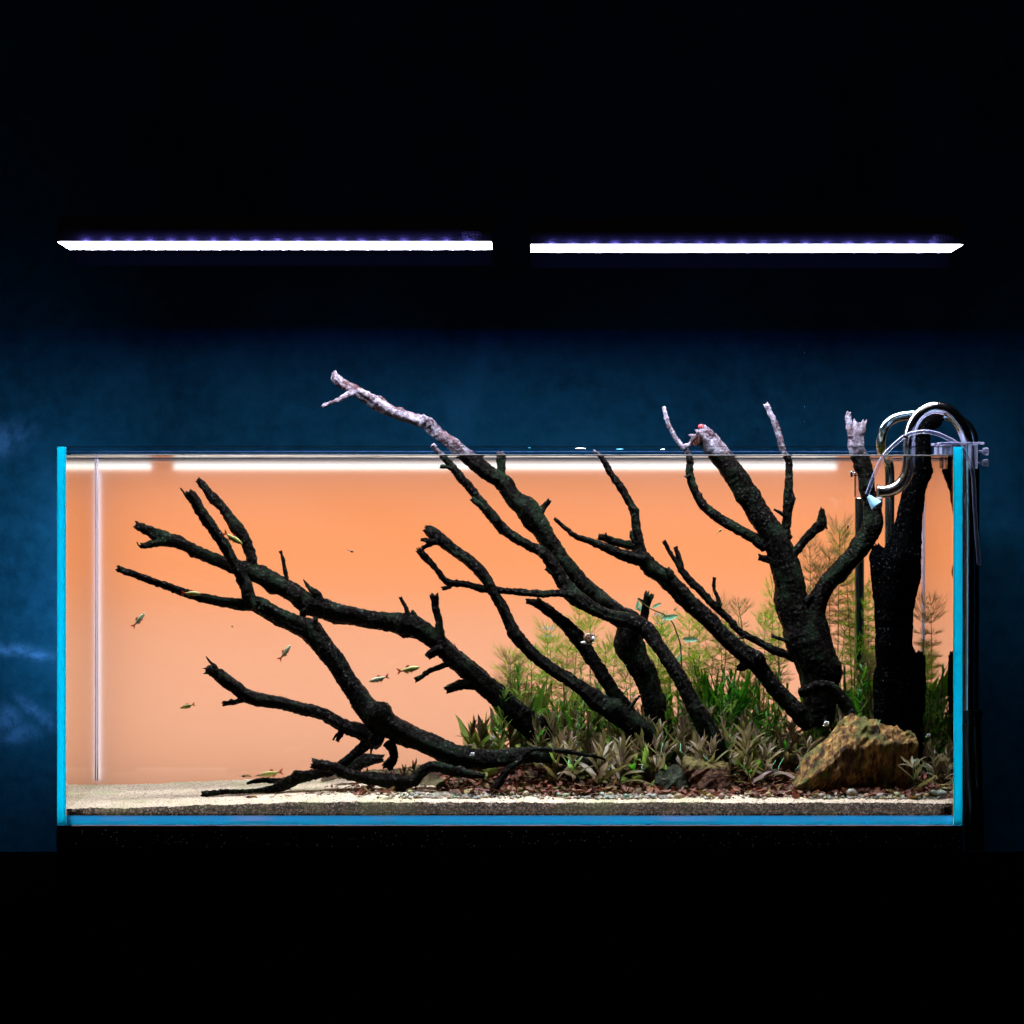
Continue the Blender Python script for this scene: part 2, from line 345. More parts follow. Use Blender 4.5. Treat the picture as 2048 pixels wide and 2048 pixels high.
# ---------------------------------------------------------------- tank
GX0, GX1 = X(114), X(1925); IX0, IX1 = X(133), X(1906)
YI0, YI1 = .010, .340     # inner faces front / back
ZT = Z(893); ZB = Z(1650)
tank = empty('fish_tank', (0, .17, ZB)); tag(tank, 'wide rimless glass aquarium with glowing cyan edges standing on the black board', 'aquarium')
simple('rim_dim', (.11, .12, .11), .3, .3); simple('rim_blue', (.03, .07, .19), .3, .3, 0, .9, 90)
def tp(name, b, mat, **k): return pl(box(name, b, M[mat], **k), tank)
tp('glass_pane', (IX0, IX1, 0, .0095, Z(1631), ZT), 'glass')
tp('glass_pane', (IX0, IX1, .3405, .3495, Z(1631), Z(896, .34)), 'glass')
tp('glass_pane', (GX0, IX0 - .0004, .005, .3495, Z(1631), ZT), 'glass')
tp('glass_pane', (IX1 + .0004, GX1, .005, .3495, Z(1631), ZT), 'glass')
e0 = tp('glass_edge', (GX0, IX0 - .0008, -.0002, .0035, ZB + .0012, ZT - .0004), 'glass_edge', bevel=.0006)
e1 = tp('glass_edge', (IX1 + .0008, GX1, -.0002, .0035, ZB + .0012, ZT - .0004), 'glass_edge', bevel=.0006)
tp('base_pane', (GX0, GX1, .012, .3495, ZB, Z(1640)), 'glass_edge_blue')
tp('base_edge', (IX0, IX1, 0, .003, Z(1642), Z(1631.4)), 'glass_edge_lilac')
tp('base_edge', (IX0, IX1, -.0003, .003, Z(1648), Z(1642.2)), 'glass_edge_blue')
tp('base_edge', (GX0, GX1, -.0006, .003, ZB, Z(1648.3)), 'chamfer')
for z0, z1 in ((ZT - .0010, ZT),):
    tp('rim_and_streak', (IX0, IX1, -.0004, .0002, z0, z1), 'rim_dim')
tp('rim_and_streak', (IX0, IX1, .3392, .3400, ZT - .0016, ZT - .0002), 'rim_blue'); tp('rim_and_streak', (IX0, IX1, .3386, .3398, ZW + .0035, ZW + .0050), 'rim_blue')  # back rim, plus a lower bar added as a glint streak above the water
# seam of silicone in the back corners
for x in (IX0 + .0016, IX1 - .0016):
    vs, fs = tube([(x, .3385, Z(1600), .0010), (x, .3385, Z(1200), .0010), (x, .3385, ZW - .001, .0010)], 8, .05); pl(obj('silicone_seam', vs, fs, M['silicone']), tank)
for (a, b) in ((1240, 0), (760, 0), (1300, 0), (395, 0), (442, 0), (1735, 0)):
    r_ = R.uniform(1.2, 2.6); vs, fs = tube([(X(a - r_ * 2), -.0012, Z(1648.5), .0003), (X(a), -.0014, Z(1647.6), r_ * S * .8), (X(a + r_ * 2), -.0012, Z(1648.8), .0003)], 8, .001)
    pl(obj('chip', vs, fs, M['chamfer']), tank)

# water body: closed box with a rippled top
nx, ny = 260, 40; vs = []; fs = []
x0, x1, y0, y1 = IX0 + .0001, IX1 - .0001, YI0 + .0002, YI1 - .0002; zb = Z(1629)
def wz(x, y):
    return ZW + .0004 * noise.noise(Vector((x * 9, y * 60, 1))) + .0002 * noise.noise(Vector((x * 30, y * 150, 4)))
for j in range(ny + 1):
    for i in range(nx + 1):
        x = x0 + (x1 - x0) * i / nx; y = y0 + (y1 - y0) * j / ny; vs.append((x, y, wz(x, y)))
for j in range(ny):
    for i in range(nx):
        a = j * (nx + 1) + i; fs.append((a, a + 1, a + nx + 2, a + nx + 1))
def skirt(idx):
    base = len(vs)
    K = len(idx)
    for i in idx: vs.append(vs[i])
    for i in idx: vs.append((vs[i][0], vs[i][1], zb))
    for q in range(K - 1): fs.append((base + q + 1, base + q, base + K + q, base + K + q + 1))
fr_ = [i for i in range(nx + 1)]; bk = [ny * (nx + 1) + i for i in range(nx + 1)]
lf = [j * (nx + 1) for j in range(ny + 1)]; rt = [j * (nx + 1) + nx for j in range(ny + 1)]
skirt(fr_); skirt(bk[::-1]); skirt(lf[::-1]); skirt(rt)
wat = obj('water', vs, fs, M['water']); wat.data.polygons.foreach_set('use_smooth', [i < nx * ny for i in range(len(fs))]); tag(wat, kind='structure')
# meniscus line along the front glass
vs, fs = tube([(X(133), .0101, Z(909.5), .0008), (X(600), .0103, Z(909.2), .0007), (X(1100), .0101, Z(910.2), .0009), (X(1500), .0103, Z(910.6), .0008), (X(1906), .0101, Z(911), .0009)], 6, .01)
mm_ = obj('waterline', vs, fs, M['black_rubber']); tag(mm_, kind='structure')

# ---------------------------------------------------------------- light box behind the tank
lb = empty('light_box', (0, .38, ZB)); tag(lb, 'orange lit background screen standing behind the glass tank', 'background screen')
zf = ZW - .0006
fo = pl(obj('film', [(GX0, .3525, Z(1645)), (GX1, .3525, Z(1645)), (GX1, .3525, zf), (GX0, .3525, zf)], [(0, 1, 2, 3)], M['film'], None, False), lb)
pl(box('housing', (GX0, GX1, .452, .460, ZB, zf), M['black_metal']), lb)
pl(box('housing', (GX0, GX1, .354, .4515, ZB - .0005, ZB + .006), M['black_metal']), lb)
simple('box_white', (.85, .85, .85), .8, 0)
pl(box('housing', (GX1 - .006, GX1, .354, .4515, ZB + .0065, zf - .0045), M['box_white']), lb); pl(box('housing', (GX0, GX0 + .004, .354, .4515, ZB + .0065, zf - .0045), M['box_white']), lb)
pl(box('housing', (GX0, GX1, .3545, .4515, zf - .004, zf), M['black_metal']), lb)
emis('tube_white', (.135, .38, 1.0), 17); emis('strip_lilac', (.12, .33, 1.0), 16)
yb = .3565
for a, b in ((186, 303), (348, 1672)):
    o = obj('light_tube', [(X(a, yb), yb, Z(938.5, yb)), (X(b, yb), yb, Z(938.5, yb)), (X(b, yb), yb, Z(926.5, yb)), (X(a, yb), yb, Z(926.5, yb))], [(0, 1, 2, 3)], M['tube_white'], None, False); pl(o, lb)
xs = IX0 + .0035
pl(obj('light_strip', [(xs - .004, yb, Z(1560, yb)), (xs + .0002, yb, Z(1560, yb)), (xs + .0002, yb, Z(945, yb)), (xs - .004, yb, Z(945, yb))], [(0, 1, 2, 3)], M['strip_lilac'], None, False), lb)

# ---------------------------------------------------------------- lamps of the place and added unseen fill lights
LCOL = (.86, .90, 1.0)
area('panel_light', (0, .425, ZW - .105), 1.19, .20, 1.35, (1, .94, .90), (0, -1, 0))
area('panel_light', (0, .425, Z(1640) + .13), 1.19, .29, 2.6, (.66, .90, 1.50), (0, -1, 0))
area('front_fill_light', (0, -2.2, 2.6), 1.2, .6, 3.2, (1, .9, .85), (0, .72, -.72))  # added unseen fill from above the front
area('wall_fill_light', (GX0 + .02, .50, .27), .05, .26, 2.0, (.55, .75, 1.0), (-1, .55, 0))  # added unseen light that brightens the wall left of the tank
ezc = (ZT + ZB) / 2
area('edge_glow_fill', ((GX0 + IX0) / 2 - .002, .030, ezc), .008, ZT - ZB - .006, .16, (.7, .9, 1), (0, -1, 0), 70)  # three added lights inside the glass, standing in for light guided to its edges
area('edge_glow_fill', ((GX1 + IX1) / 2 + .002, .030, ezc), .008, ZT - ZB - .006, .42, (.7, .9, 1), (0, -1, 0), 70)
area('edge_glow_fill', (0, .009, (Z(1631) + ZB) / 2), 1.168, .010, .17, (1, .85, .95), (0, -1, 0), 90)
area('sand_side_fill', (0, .0040, (Z(1631) + Z(1607)) / 2), 1.14, .014, .02, (1, .93, .9), (0, 1, 0), 120)  # added strip inside the front glass that lights the side of the sand

def lamp(px0n, px1n, px0f, px1f, pyn, label, flip):
    yn, yf = .02, .155; z = Z(pyn, yn)
    a, b, c, d = X(px0n, yn), X(px1n, yn), X(px0f, yf), X(px1f, yf)
    t = empty('hanging_lamp', ((a + b) / 2, yn, z)); tag(t, label, 'lamp', 'long lamps above the tank')
    hx0, hx1 = min(a, c), max(b, d)
    pl(obj('diffuser', [(a, yn, z), (b, yn, z), (d, yf, z), (c, yf, z)], [(0, 1, 2, 3)], M['lamp_diffuser'], None, False), t)
    pl(box('housing', (hx0 + .0005, hx1 - .0005, yn + .009, yf + .004, z + .0008, z + .036), M['black_metal'], bevel=.002), t)
    vs = []; fs = []; nq = 24
    for q in range(nq + 1):
        a_ = math.radians(26) * q / nq; yy = yn - .0026 + .08 * (1 - math.cos(a_)); zz = z + .0012 + .08 * math.sin(a_)
        vs += [(hx0, yy, zz), (hx1, yy, zz), (hx1, yy + .0016, zz), (hx0, yy + .0016, zz)]
    for q in range(nq): a_ = q * 4; fs += [(a_, a_ + 1, a_ + 5, a_ + 4), (a_ + 3, a_ + 7, a_ + 6, a_ + 2), (a_, a_ + 4, a_ + 7, a_ + 3), (a_ + 1, a_ + 2, a_ + 6, a_ + 5)]
    fs += [(0, 3, 2, 1), (nq * 4, nq * 4 + 1, nq * 4 + 2, nq * 4 + 3)]
    pl(obj('front_plate', vs, fs, M['fascia'], None, False), t)
    pl(box('glow_cutoff_plate', (hx0, hx1, yf + .0045, yf + .0065, z - .022, z + .03), M['skirt']), t)  # added plate: catches the glow below the lamp and cuts light off the wall
    bv, bf = [], []
    bm = bmesh.new(); bmesh.ops.create_icosphere(bm, subdivisions=2, radius=.0013); me = bpy.data.meshes.new('led'); bm.to_mesh(me); bm.free(); me.materials.append(M['led_bead']); me2 = me.copy(); me2.materials.clear(); me2.materials.append(M['led_bead_rear'])
    first = px0n + (58 if not flip else 42); n = int((px1n - (42 if not flip else 58) - first) / 42.4) + 1
    for q in range(n):
        o = link('led', me); o.location = (X(first + q * 42.4, yn), yn - .0044, z - .0022); pl(o, t)
        o = link('led', me2); o.location = (X(first + 12 + q * 42.4, yf), yf + .0024, z + .0002); o.scale = (.6, .6, .6); pl(o, t)
    cu = bpy.data.curves.new('lettering', 'FONT'); cu.body = '\u4f70\u7279\u5229'; cu.size = 13.5 * S; cu.space_character = 1.02; cu.extrude = .0001
    to = bpy.data.objects.new('lettering', cu); C.objects.link(to); to.rotation_euler = (math.radians(90), 0, 0)
    to.location = (X(px1n - 60, yn) if not flip else X(px1n - 61, yn), yn - .0028, z + 10 * S)
    cu.materials.append(M['letter'])
    bpy.context.view_layer.update()
    me = bpy.data.meshes.new_from_object(to.evaluated_get(bpy.context.evaluated_depsgraph_get())); lo = to.matrix_world.copy()
    bpy.data.objects.remove(to); o = link('lettering', me); o.matrix_world = lo; pl(o, t)
simple('letter', (.09, .09, .10), .6, 0)
lamp(115, 983, 140, 985, 484, 'left of the two long white lamps glowing above the tank, slanted at its left end', False)
lamp(1061, 1926, 1062, 1901, 489.5, 'right of the two long white lamps glowing above the tank, slanted at its right end', True)

# ---------------------------------------------------------------- substrate
def itp(x, pts):
    if x <= pts[0][0]: return pts[0][1]
    for (a, b), (c, d) in zip(pts, pts[1:]):
        if x <= c: return b + (d - b) * (x - a) / (c - a)
    return pts[-1][1]
FR = [(100, 1618), (250, 1617.5), (400, 1612), (600, 1606.5), (1000, 1607), (1930, 1608)]
BK = [(100, 1571), (300, 1568), (500, 1559), (640, 1552), (800, 1536), (900, 1518), (1000, 1496), (1200, 1478), (1500, 1466), (1930, 1470)]
def ss(t): t = max(0, min(1, t)); return t * t * (3 - 2 * t)
def ground(x, y):
    px = 1024 + x / k_(y); f = itp(px, FR); b = itp(px, BK)
    zf_ = Z(f, 0); zb_ = Z(b, .34); t = y / .34; m = ss((px - 600) / 350)
    g = (1 - m) * t + m * ss((t - .12) / .95)
    z = zf_ + (zb_ - zf_) * g
    z0x = .0072 * ss((px - 450) / 300) * ss(y / .06) * (1 - t)
    rough = .0012 + .002 * m * ss((t - .1) / .3)
    return z + z0x + rough * (noise.noise(Vector((x * 28, y * 28, 0))) + .4 * noise.noise(Vector((x * 90, y * 90, 3))))
nx, ny = 420, 110; vs = []; fs = []; gm = []
for j in range(ny + 1):
    for i in range(nx + 1):
        x = IX0 + .0003 + (IX1 - IX0 - .0006) * i / nx; t = j / ny; y = YI0 + .0004 + (YI1 - YI0 - .0008) * t
        vs.append((x, y, ground(x, y) + (R.uniform(-.0008, .0008) if j else R.uniform(-.0009, .0006))))
for j in range(ny):
    for i in range(nx):
        a = j * (nx + 1) + i; fs.append((a, a + 1, a + nx + 2, a + nx + 1))
        x, y, z = vs[a]; px = 1024 + x / k_(y); e = noise.noise(Vector((x * 20, y * 20, 9)))
        gm.append(1 if (px > 640 and y > .085 + .035 * e + .18 * (1 - ss((px - 600) / 420))) else 0)
nt_ = len(fs)
base = len(vs)
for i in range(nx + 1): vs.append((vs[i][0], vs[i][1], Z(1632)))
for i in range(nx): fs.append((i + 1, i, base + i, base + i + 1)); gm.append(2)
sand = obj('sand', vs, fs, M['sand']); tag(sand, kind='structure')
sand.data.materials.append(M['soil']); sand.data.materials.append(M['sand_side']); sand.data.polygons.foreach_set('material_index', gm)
# loose dark grains at the front edge and over the sand: joined ground stuff
def scatter(name, mat, n, fn, shape, label, cat):
    V = []; F = []; A = []
    for q in range(n):
        p, sz = fn()
        if p is None: continue
        sv, sf = shape(sz); o = len(V)
        rot = Matrix.Rotation(R.uniform(0, 6.28), 3, 'Z') @ Matrix.Rotation(R.gauss(0, .5), 3, 'X') @ Matrix.Rotation(R.gauss(0, .35), 3, 'Y')
        for c_ in sv: V.append(tuple(p + rot @ Vector(c_)))
        for c_ in sf: F.append(tuple(i + o for i in c_))
        A += [R.random()] * len(sf)
    m = mesh(name, V, F, name != 'leaf_litter'); at = m.attributes.new('pick', 'FLOAT', 'FACE'); at.data.foreach_set('value', A)
    m.materials.append(M[mat]); o = link(name, m); tag(o, label, cat, kind='stuff'); return o
def stone(sz):
    bm_v = []; 
    sx, sy, sz_ = sz * R.uniform(.8, 1.3), sz * R.uniform(.7, 1), sz * R.uniform(.45, .8)
    for (a, b, c) in ICO: 
        j = 1 + R.uniform(-.18, .18); bm_v.append((a * sx * j, b * sy * j, c * sz_ * j))
    return bm_v, ICOF
bm = bmesh.new(); bmesh.ops.create_icosphere(bm, subdivisions=1, radius=1); ICO = [tuple(q.co) for q in bm.verts]; ICOF = [tuple(q.index for q in f_.verts) for f_ in bm.faces]; bm.free()
def scrap(sz):
    """curled torn leaf fragment with thickness"""
    L_ = sz * R.uniform(1, 1.7); W = sz * R.uniform(.35, .7); cu = R.uniform(-.5, .7); n = 4; v = []; f = []
    for i in range(n + 1):
        t = i / n - .5; wd = W * (1 - abs(t * 2) ** 1.6 * R.uniform(.5, .95)) + .0003
        z = cu * L_ * (t * t) * 2 + R.uniform(-.06, .06) * L_
        for s_ in (-1, 0, 1): v.append((t * L_ * 2, s_ * wd, z + abs(s_) * W * .35 * cu))
    for i in range(n):
        for k in (0, 1): a = i * 3 + k; f.append((a, a + 1, a + 4, a + 3))
    return v, f
def at_px(px, y): x = X(px, y); return Vector((x, y, ground(x, y)))
def litpos():
    px = R.uniform(880, 1895); y = R.uniform(.056, .20) if R.random() < .85 else R.uniform(.04, .07); 
    if 700 < px < 900: y += .05
    y = max(.04, y + .02 * noise.noise(Vector((px * .02, 0, 0))))
    p = at_px(px, y); p.z += R.uniform(0, .008); return p, R.uniform(.0022, .0062)
scatter('leaf_litter', 'litter_scrap', 3200, litpos, scrap, 'reddish brown bed of torn dead leaf scraps below the plants', 'leaf litter')
def litpos2():
    px = R.gauss(740, 70); y = R.uniform(.05, .17); p = at_px(px, y); p.z += .001; return p, R.uniform(.0016, .0034)
scatter('leaf_litter', 'litter_scrap', 170, litpos2, scrap, 'small patch of dead leaf scraps on the sand under the leaning log', 'leaf litter')
def grpos():
    px = R.choice([R.uniform(780, 1900), R.gauss(900, 60), R.gauss(1230, 50), R.gauss(1760, 80)]); y = R.uniform(.03, .062)
    if px > 1902: return None, 0
    p = at_px(px, y); p.z += .0012; return p, R.choice([.0012, .0016, .0024, .0034])
scatter('gravel', 'gravel', 1300, grpos, stone, 'mixed small gravel scattered along the front of the leaf litter', 'gravel')
def dust():
    px = R.uniform(140, 1900); 
    if px < 600 and R.random() < .8: px = R.uniform(600, 1900)
    y = R.uniform(.011, .08); p = at_px(px, y); return p, R.uniform(.0004, .0009)
scatter('dark_grains', 'litter_scrap', 1500, dust, stone, 'tiny dark grains and crumbs strewn over the pale sand', 'grains')

# ---------------------------------------------------------------- driftwood
def branch(pts, y=.15, seg=18, rough=1.0, broken=True, start_broken=False, step=.0016):
    """pts: (px, py, width_px[, y]); returns verts, faces of a knobbly tube ending in a torn tip"""
    q = [(*P(p[0], p[1], p[3] if len(p) > 3 else y), p[2] / 2 * k_(p[3] if len(p) > 3 else y)) for p in pts]
    c = catmull(q, step); pos = [Vector(p[:3]) for p in c]; rad = [max(p[3] * .93, .0008) for p in c]; n = len(pos)
    sd = R.random() * 100
    for i in range(n):                                # small wander of the axis
        a = min(rad[i] * .18, .0016) * rough
        pos[i] = pos[i] + Vector((noise.noise(Vector((i * step * 32, sd, 0))), noise.noise(Vector((i * step * 28, sd, 7))), noise.noise(Vector((i * step * 32, sd, 13))))) * a
    knots = [(R.uniform(0, n), R.uniform(0, 6.28), R.uniform(.15, .45)) for _ in range(max(1, int(n / 22)))]
    fr = frames(pos); vs = []; fs = []
    for i, (p, (t, u, v)) in enumerate(zip(pos, fr)):
        r = rad[i]
        if i < 2 and not start_broken: pass
        for k in range(seg):
            a = 2 * math.pi * k / seg; d = u * math.cos(a) + v * math.sin(a)
            w = p + d * r
            h = noise.noise(Vector((math.cos(a) * 2.6 + sd, math.sin(a) * 2.6, i * step * 7))) * .26
            q_ = Vector((math.cos(a) * 6 + sd, math.sin(a) * 6, i * step * 22)); h += noise.noise(q_) * .10
            h += (noise.noise(w * 170) * .0013 + noise.noise(w * 420) * .0010 + abs(noise.noise(w * 900)) * .0010) / max(r, .003)
            for (ki, ka, kh) in knots:
                di = (i - ki) * step / (r * .75); 
                if abs(di) < 2.5:
                    da = math.atan2(math.sin(a - ka), math.cos(a - ka)); h += kh * math.exp(-di * di - da * da * 1.6)
            vs.append(p + d * r * (1 + h * rough))
    for i in range(n - 1):
        for k in range(seg):
            a = i * seg + k; b = i * seg + (k + 1) % seg; fs.append((a, b, b + seg, a + seg))
    def cap(i0, t, torn, flip):
        r = rad[i0]; base = len(vs)
        if torn:
            for k in range(seg):
                idx = i0 * seg + k; j = noise.noise(Vector((k * 1.3, sd, 5))) * r * .9 + (R.random() ** 3) * r * .9
                vs[idx] = Vector(vs[idx]) + t * j
            for k in range(seg):
                o = Vector(vs[i0 * seg + k]); vs.append(o.lerp(pos[i0], .55) - t * r * R.uniform(-.1, .4))
            vs.append(pos[i0] - t * r * .1)
        else:
            for k in range(seg):
                o = Vector(vs[i0 * seg + k]); vs.append(o.lerp(pos[i0], .45) + t * r * .35)
            vs.append(pos[i0] + t * r * .45)
        for k in range(seg):
            k2 = (k + 1) % seg; q4 = (i0 * seg + k, i0 * seg + k2, base + k2, base + k); q3 = (base + k, base + k2, base + seg)
            fs.append(q4[::-1] if flip else q4); fs.append(q3[::-1] if flip else q3)
    cap(n - 1, fr[-1][0], broken, False); cap(0, -fr[0][0], start_broken, True)
    return vs, fs
def wood(name, label, cat, main, y, subs, mat='wood', group=None, **kw):
    """main polyline = trunk mesh; subs = list of (part name, pts, y)"""
    r0 = main[0] if isinstance(main[0], list) else main
    t = empty(name, P(r0[0][0], r0[0][1], y)); tag(t, label, cat, group)
    mains = main if isinstance(main[0], list) else [main]
    vs, fs = merge([branch(q, y, 22, **kw) for q in mains]); pl(obj('trunk', vs, fs, M[mat]), t)
    for s_ in subs:
        nm_, pts, yy = s_[:3]; kk = s_[3] if len(s_) > 3 else {}
        vs, fs = branch(pts, yy, 14 if pts[0][2] < 20 else 18, **kk); pl(obj(nm_, vs, fs, M[mat]), t)
    return t

wood('driftwood', 'long dark log rising from the sand to two bare arms at the far left', 'driftwood',
     [(1232, 1535, 8, .15), (1185, 1527, 20, .145), (1132, 1516, 28, .14), (1061, 1509, 32, .13), (1010, 1516, 36, .125), (957, 1519, 40, .12), (904, 1510, 45, .115), (851, 1487, 47, .11), (798, 1462, 50, .11), (756, 1436, 56, .11), (730, 1408, 46, .115), (698, 1365, 40, .12), (666, 1316, 41, .125), (626, 1268, 44, .13), (590, 1247, 40, .13), (550, 1229, 36, .13), (515, 1208, 34, .13), (484, 1209, 25, .13), (452, 1205, 20, .13), (410, 1197, 18, .13), (365, 1184, 16, .13), (328, 1170, 15, .13), (264, 1147, 14, .13), (236, 1137, 13, .13)], .12,
     [('branch', [(508, 1214, 30), (497, 1193, 28), (490, 1166, 25), (471, 1132, 23), (442, 1081, 22), (413, 1039, 21), (388, 999, 20), (379, 985, 17)], .125),
      ('splinter', [(390, 1005, 9), (376, 996, 6), (368, 986, 4), (361, 976, 2.5)], .122, dict(broken=False)),
      ('branch', [(760, 1478, 40, .11), (735, 1468, 34, .11), (708, 1458, 30, .11), (674, 1444, 26, .112), (647, 1429, 26, .115), (613, 1420, 26, .118), (564, 1408, 26, .12), (497, 1394, 28, .12), (471, 1374, 27, .12), (441, 1353, 25, .12), (424, 1342, 20, .12), (412, 1341, 14, .12)], .11),
      ('splinter', [(436, 1346, 12), (428, 1332, 9), (420, 1324, 5), (412, 1313, 2)], .118, dict(broken=False)),
      ('stub', [(492, 1397, 12), (470, 1404, 11), (446, 1407, 10)], .115),
      ('stub', [(686, 1452, 16), (682, 1466, 13), (674, 1482, 8)], .108), ('stub', [(684, 1462, 6), (672, 1471, 5), (666, 1480, 4)], .106),
      ('stub', [(634, 1262, 14), (632, 1250, 11), (631, 1236, 10)], .122),
      ('leg', [(752, 1470, 34, .11), (735, 1487, 28, .108), (716, 1503, 22, .107), (692, 1523, 20, .106), (670, 1538, 20, .11), (640, 1546, 22, .12), (606, 1554, 24, .12), (587, 1560, 26, .12), (562, 1572, 25, .12), (540, 1579, 14, .12), (515, 1581, 10, .12), (486, 1583, 9, .12), (450, 1583, 11, .12), (428, 1586, 12, .12), (405, 1588, 12, .12)], .11),
      ('leg', [(575, 1562, 16, .13), (554, 1562, 12, .14), (528, 1561, 10, .15), (508, 1563, 9, .15), (495, 1567, 5, .15)], .14),
      ('leg', [(778, 1484, 24), (786, 1500, 18), (788, 1516, 18), (776, 1534, 22)], .115),
      ('splinter', [(744, 1490, 9), (743, 1500, 6), (741, 1508, 3)], .10, dict(broken=False))], rough=.9)
tp_ = wood('driftwood', 'short black log lump lying behind the low root at the foot of the leaning log', 'driftwood',
     [(672, 1545, 22), (695, 1532, 34), (730, 1522, 30), (764, 1516, 16)], .19, [])
wood('driftwood', 'crooked dark root lying low across the sand in front of the pink plant', 'driftwood',
     [(626, 1527, 18), (645, 1531, 22), (666, 1535, 22), (698, 1549, 25), (745, 1558, 27), (798, 1563, 31), (825, 1561, 26), (844, 1543, 22), (865, 1532, 22), (904, 1541, 22), (944, 1549, 15), (970, 1552, 7)], .085,
     [('stub', [(800, 1566, 20), (800, 1578, 22), (796, 1586, 10)], .083)], start_broken=True)
wood('driftwood_twig', 'forked black twig resting on the sand with a green edge, beside the leaf litter', 'twig',
     [(985, 1589, 17), (997, 1568, 16), (1016, 1540, 14), (1034, 1527, 12), (1050, 1511, 9), (1062, 1500, 7)], .055,
     [('branch', [(1060, 1502, 8, .056), (1079, 1498, 8, .06), (1132, 1503, 9, .07), (1170, 1509, 8, .08), (1199, 1515, 6, .09), (1216, 1522, 4, .1)], .07)], start_broken=True)
wood('driftwood', 'long dark log arching left with a forked knotty tip and many short stubs', 'driftwood',
     [(1135, 1502, 30, .20), (1101, 1484, 40, .20), (1066, 1459, 44, .20), (1024, 1419, 44, .2), (984, 1382, 43, .2), (944, 1348, 42, .2), (904, 1314, 38, .2), (873, 1284, 37, .2), (838, 1258, 42, .2), (812, 1247, 42, .2), (772, 1243, 38, .2), (719, 1233, 38, .2), (666, 1222, 39, .2), (613, 1203, 42, .2), (585, 1182, 38, .2), (550, 1165, 37, .2), (502, 1143, 34, .2), (458, 1129, 25, .2), (418, 1112, 24, .2), (365, 1090, 22, .2), (342, 1080, 28, .2), (320, 1075, 33, .2), (299, 1063, 21, .2), (273, 1051, 15, .2)], .2,
     [('branch', [(330, 1082, 20), (308, 1086, 16), (296, 1090, 14), (283, 1091, 12)], .195), ('splinter', [(286, 1090, 4), (278, 1091, 3), (274, 1084, 2)], .19, dict(broken=False)),
      ('branch', [(514, 1156, 28), (505, 1138, 24), (501, 1108, 21), (489, 1076, 22), (473, 1056, 28), (464, 1042, 24), (451, 1024, 20), (440, 1010, 19), (428, 999, 21), (416, 984, 17), (406, 970, 15), (396, 961, 12)], .205),
      ('twig', [(574, 1165, 10), (570, 1140, 8), (566, 1120, 7), (561, 1102, 6)], .2),
      ('splinter', [(642, 1205, 18), (634, 1188, 15), (620, 1178, 11), (612, 1167, 6), (607, 1159, 2)], .195, dict(broken=False)),
      ('stub', [(618, 1212, 18), (609, 1224, 18), (604, 1236, 13)], .19), ('twig', [(817, 1232, 11), (812, 1216, 8), (805, 1204, 7), (801, 1195, 6)], .195),
      ('stub', [(832, 1244, 18), (828, 1230, 12), (824, 1221, 5)], .195),
      ('stub', [(884, 1290, 24), (880, 1268, 18), (877, 1238, 15), (871, 1215, 14), (869, 1190, 17)], .195),
      ('stub', [(884, 1296, 20), (868, 1304, 20), (856, 1313, 16)], .188), ('twig', [(902, 1326, 13), (880, 1334, 12), (858, 1342, 11), (845, 1352, 10), (832, 1360, 10)], .19),
      ('stub', [(950, 1366, 28), (928, 1367, 22), (908, 1373, 19), (892, 1379, 15)], .195)])
wood('driftwood', 'dark branch with a splintered claw tip, left of the thick middle trunk', 'driftwood',
     [(1345, 1520, 36, .15), (1312, 1486, 40, .15), (1265, 1447, 46, .15), (1225, 1422, 42, .15), (1185, 1396, 34, .15), (1146, 1364, 27, .15), (1106, 1342, 25, .15), (1066, 1307, 24, .15), (1034, 1275, 27, .15), (1019, 1247, 23, .15), (998, 1203, 21, .15), (981, 1176, 21, .15), (963, 1146, 24, .15), (939, 1123, 25, .15), (905, 1098, 23, .15), (880, 1078, 26, .15), (866, 1068, 26, .15), (852, 1057, 17, .15)], .15,
     [('stub', [(874, 1082, 16), (860, 1083, 12), (850, 1080, 9), (842, 1080, 5)], .145), ('stub', [(868, 1084, 12), (855, 1090, 9), (844, 1097, 7)], .15), ('splinter', [(866, 1062, 9), (858, 1054, 6), (852, 1052, 3)], .148, dict(broken=False)),
      ('branch', [(1262, 1432, 36), (1246, 1408, 30), (1225, 1380, 27), (1201, 1344, 26), (1180, 1310, 27), (1156, 1276, 33), (1132, 1250, 26), (1106, 1228, 23), (1079, 1209, 20), (1066, 1204, 14), (1053, 1203, 9)], .165),
      ('stub', [(1080, 1210, 12), (1078, 1202, 10), (1076, 1196, 7)], .16), ('twig', [(1258, 1420, 9), (1268, 1405, 7), (1280, 1391, 4)], .13)])
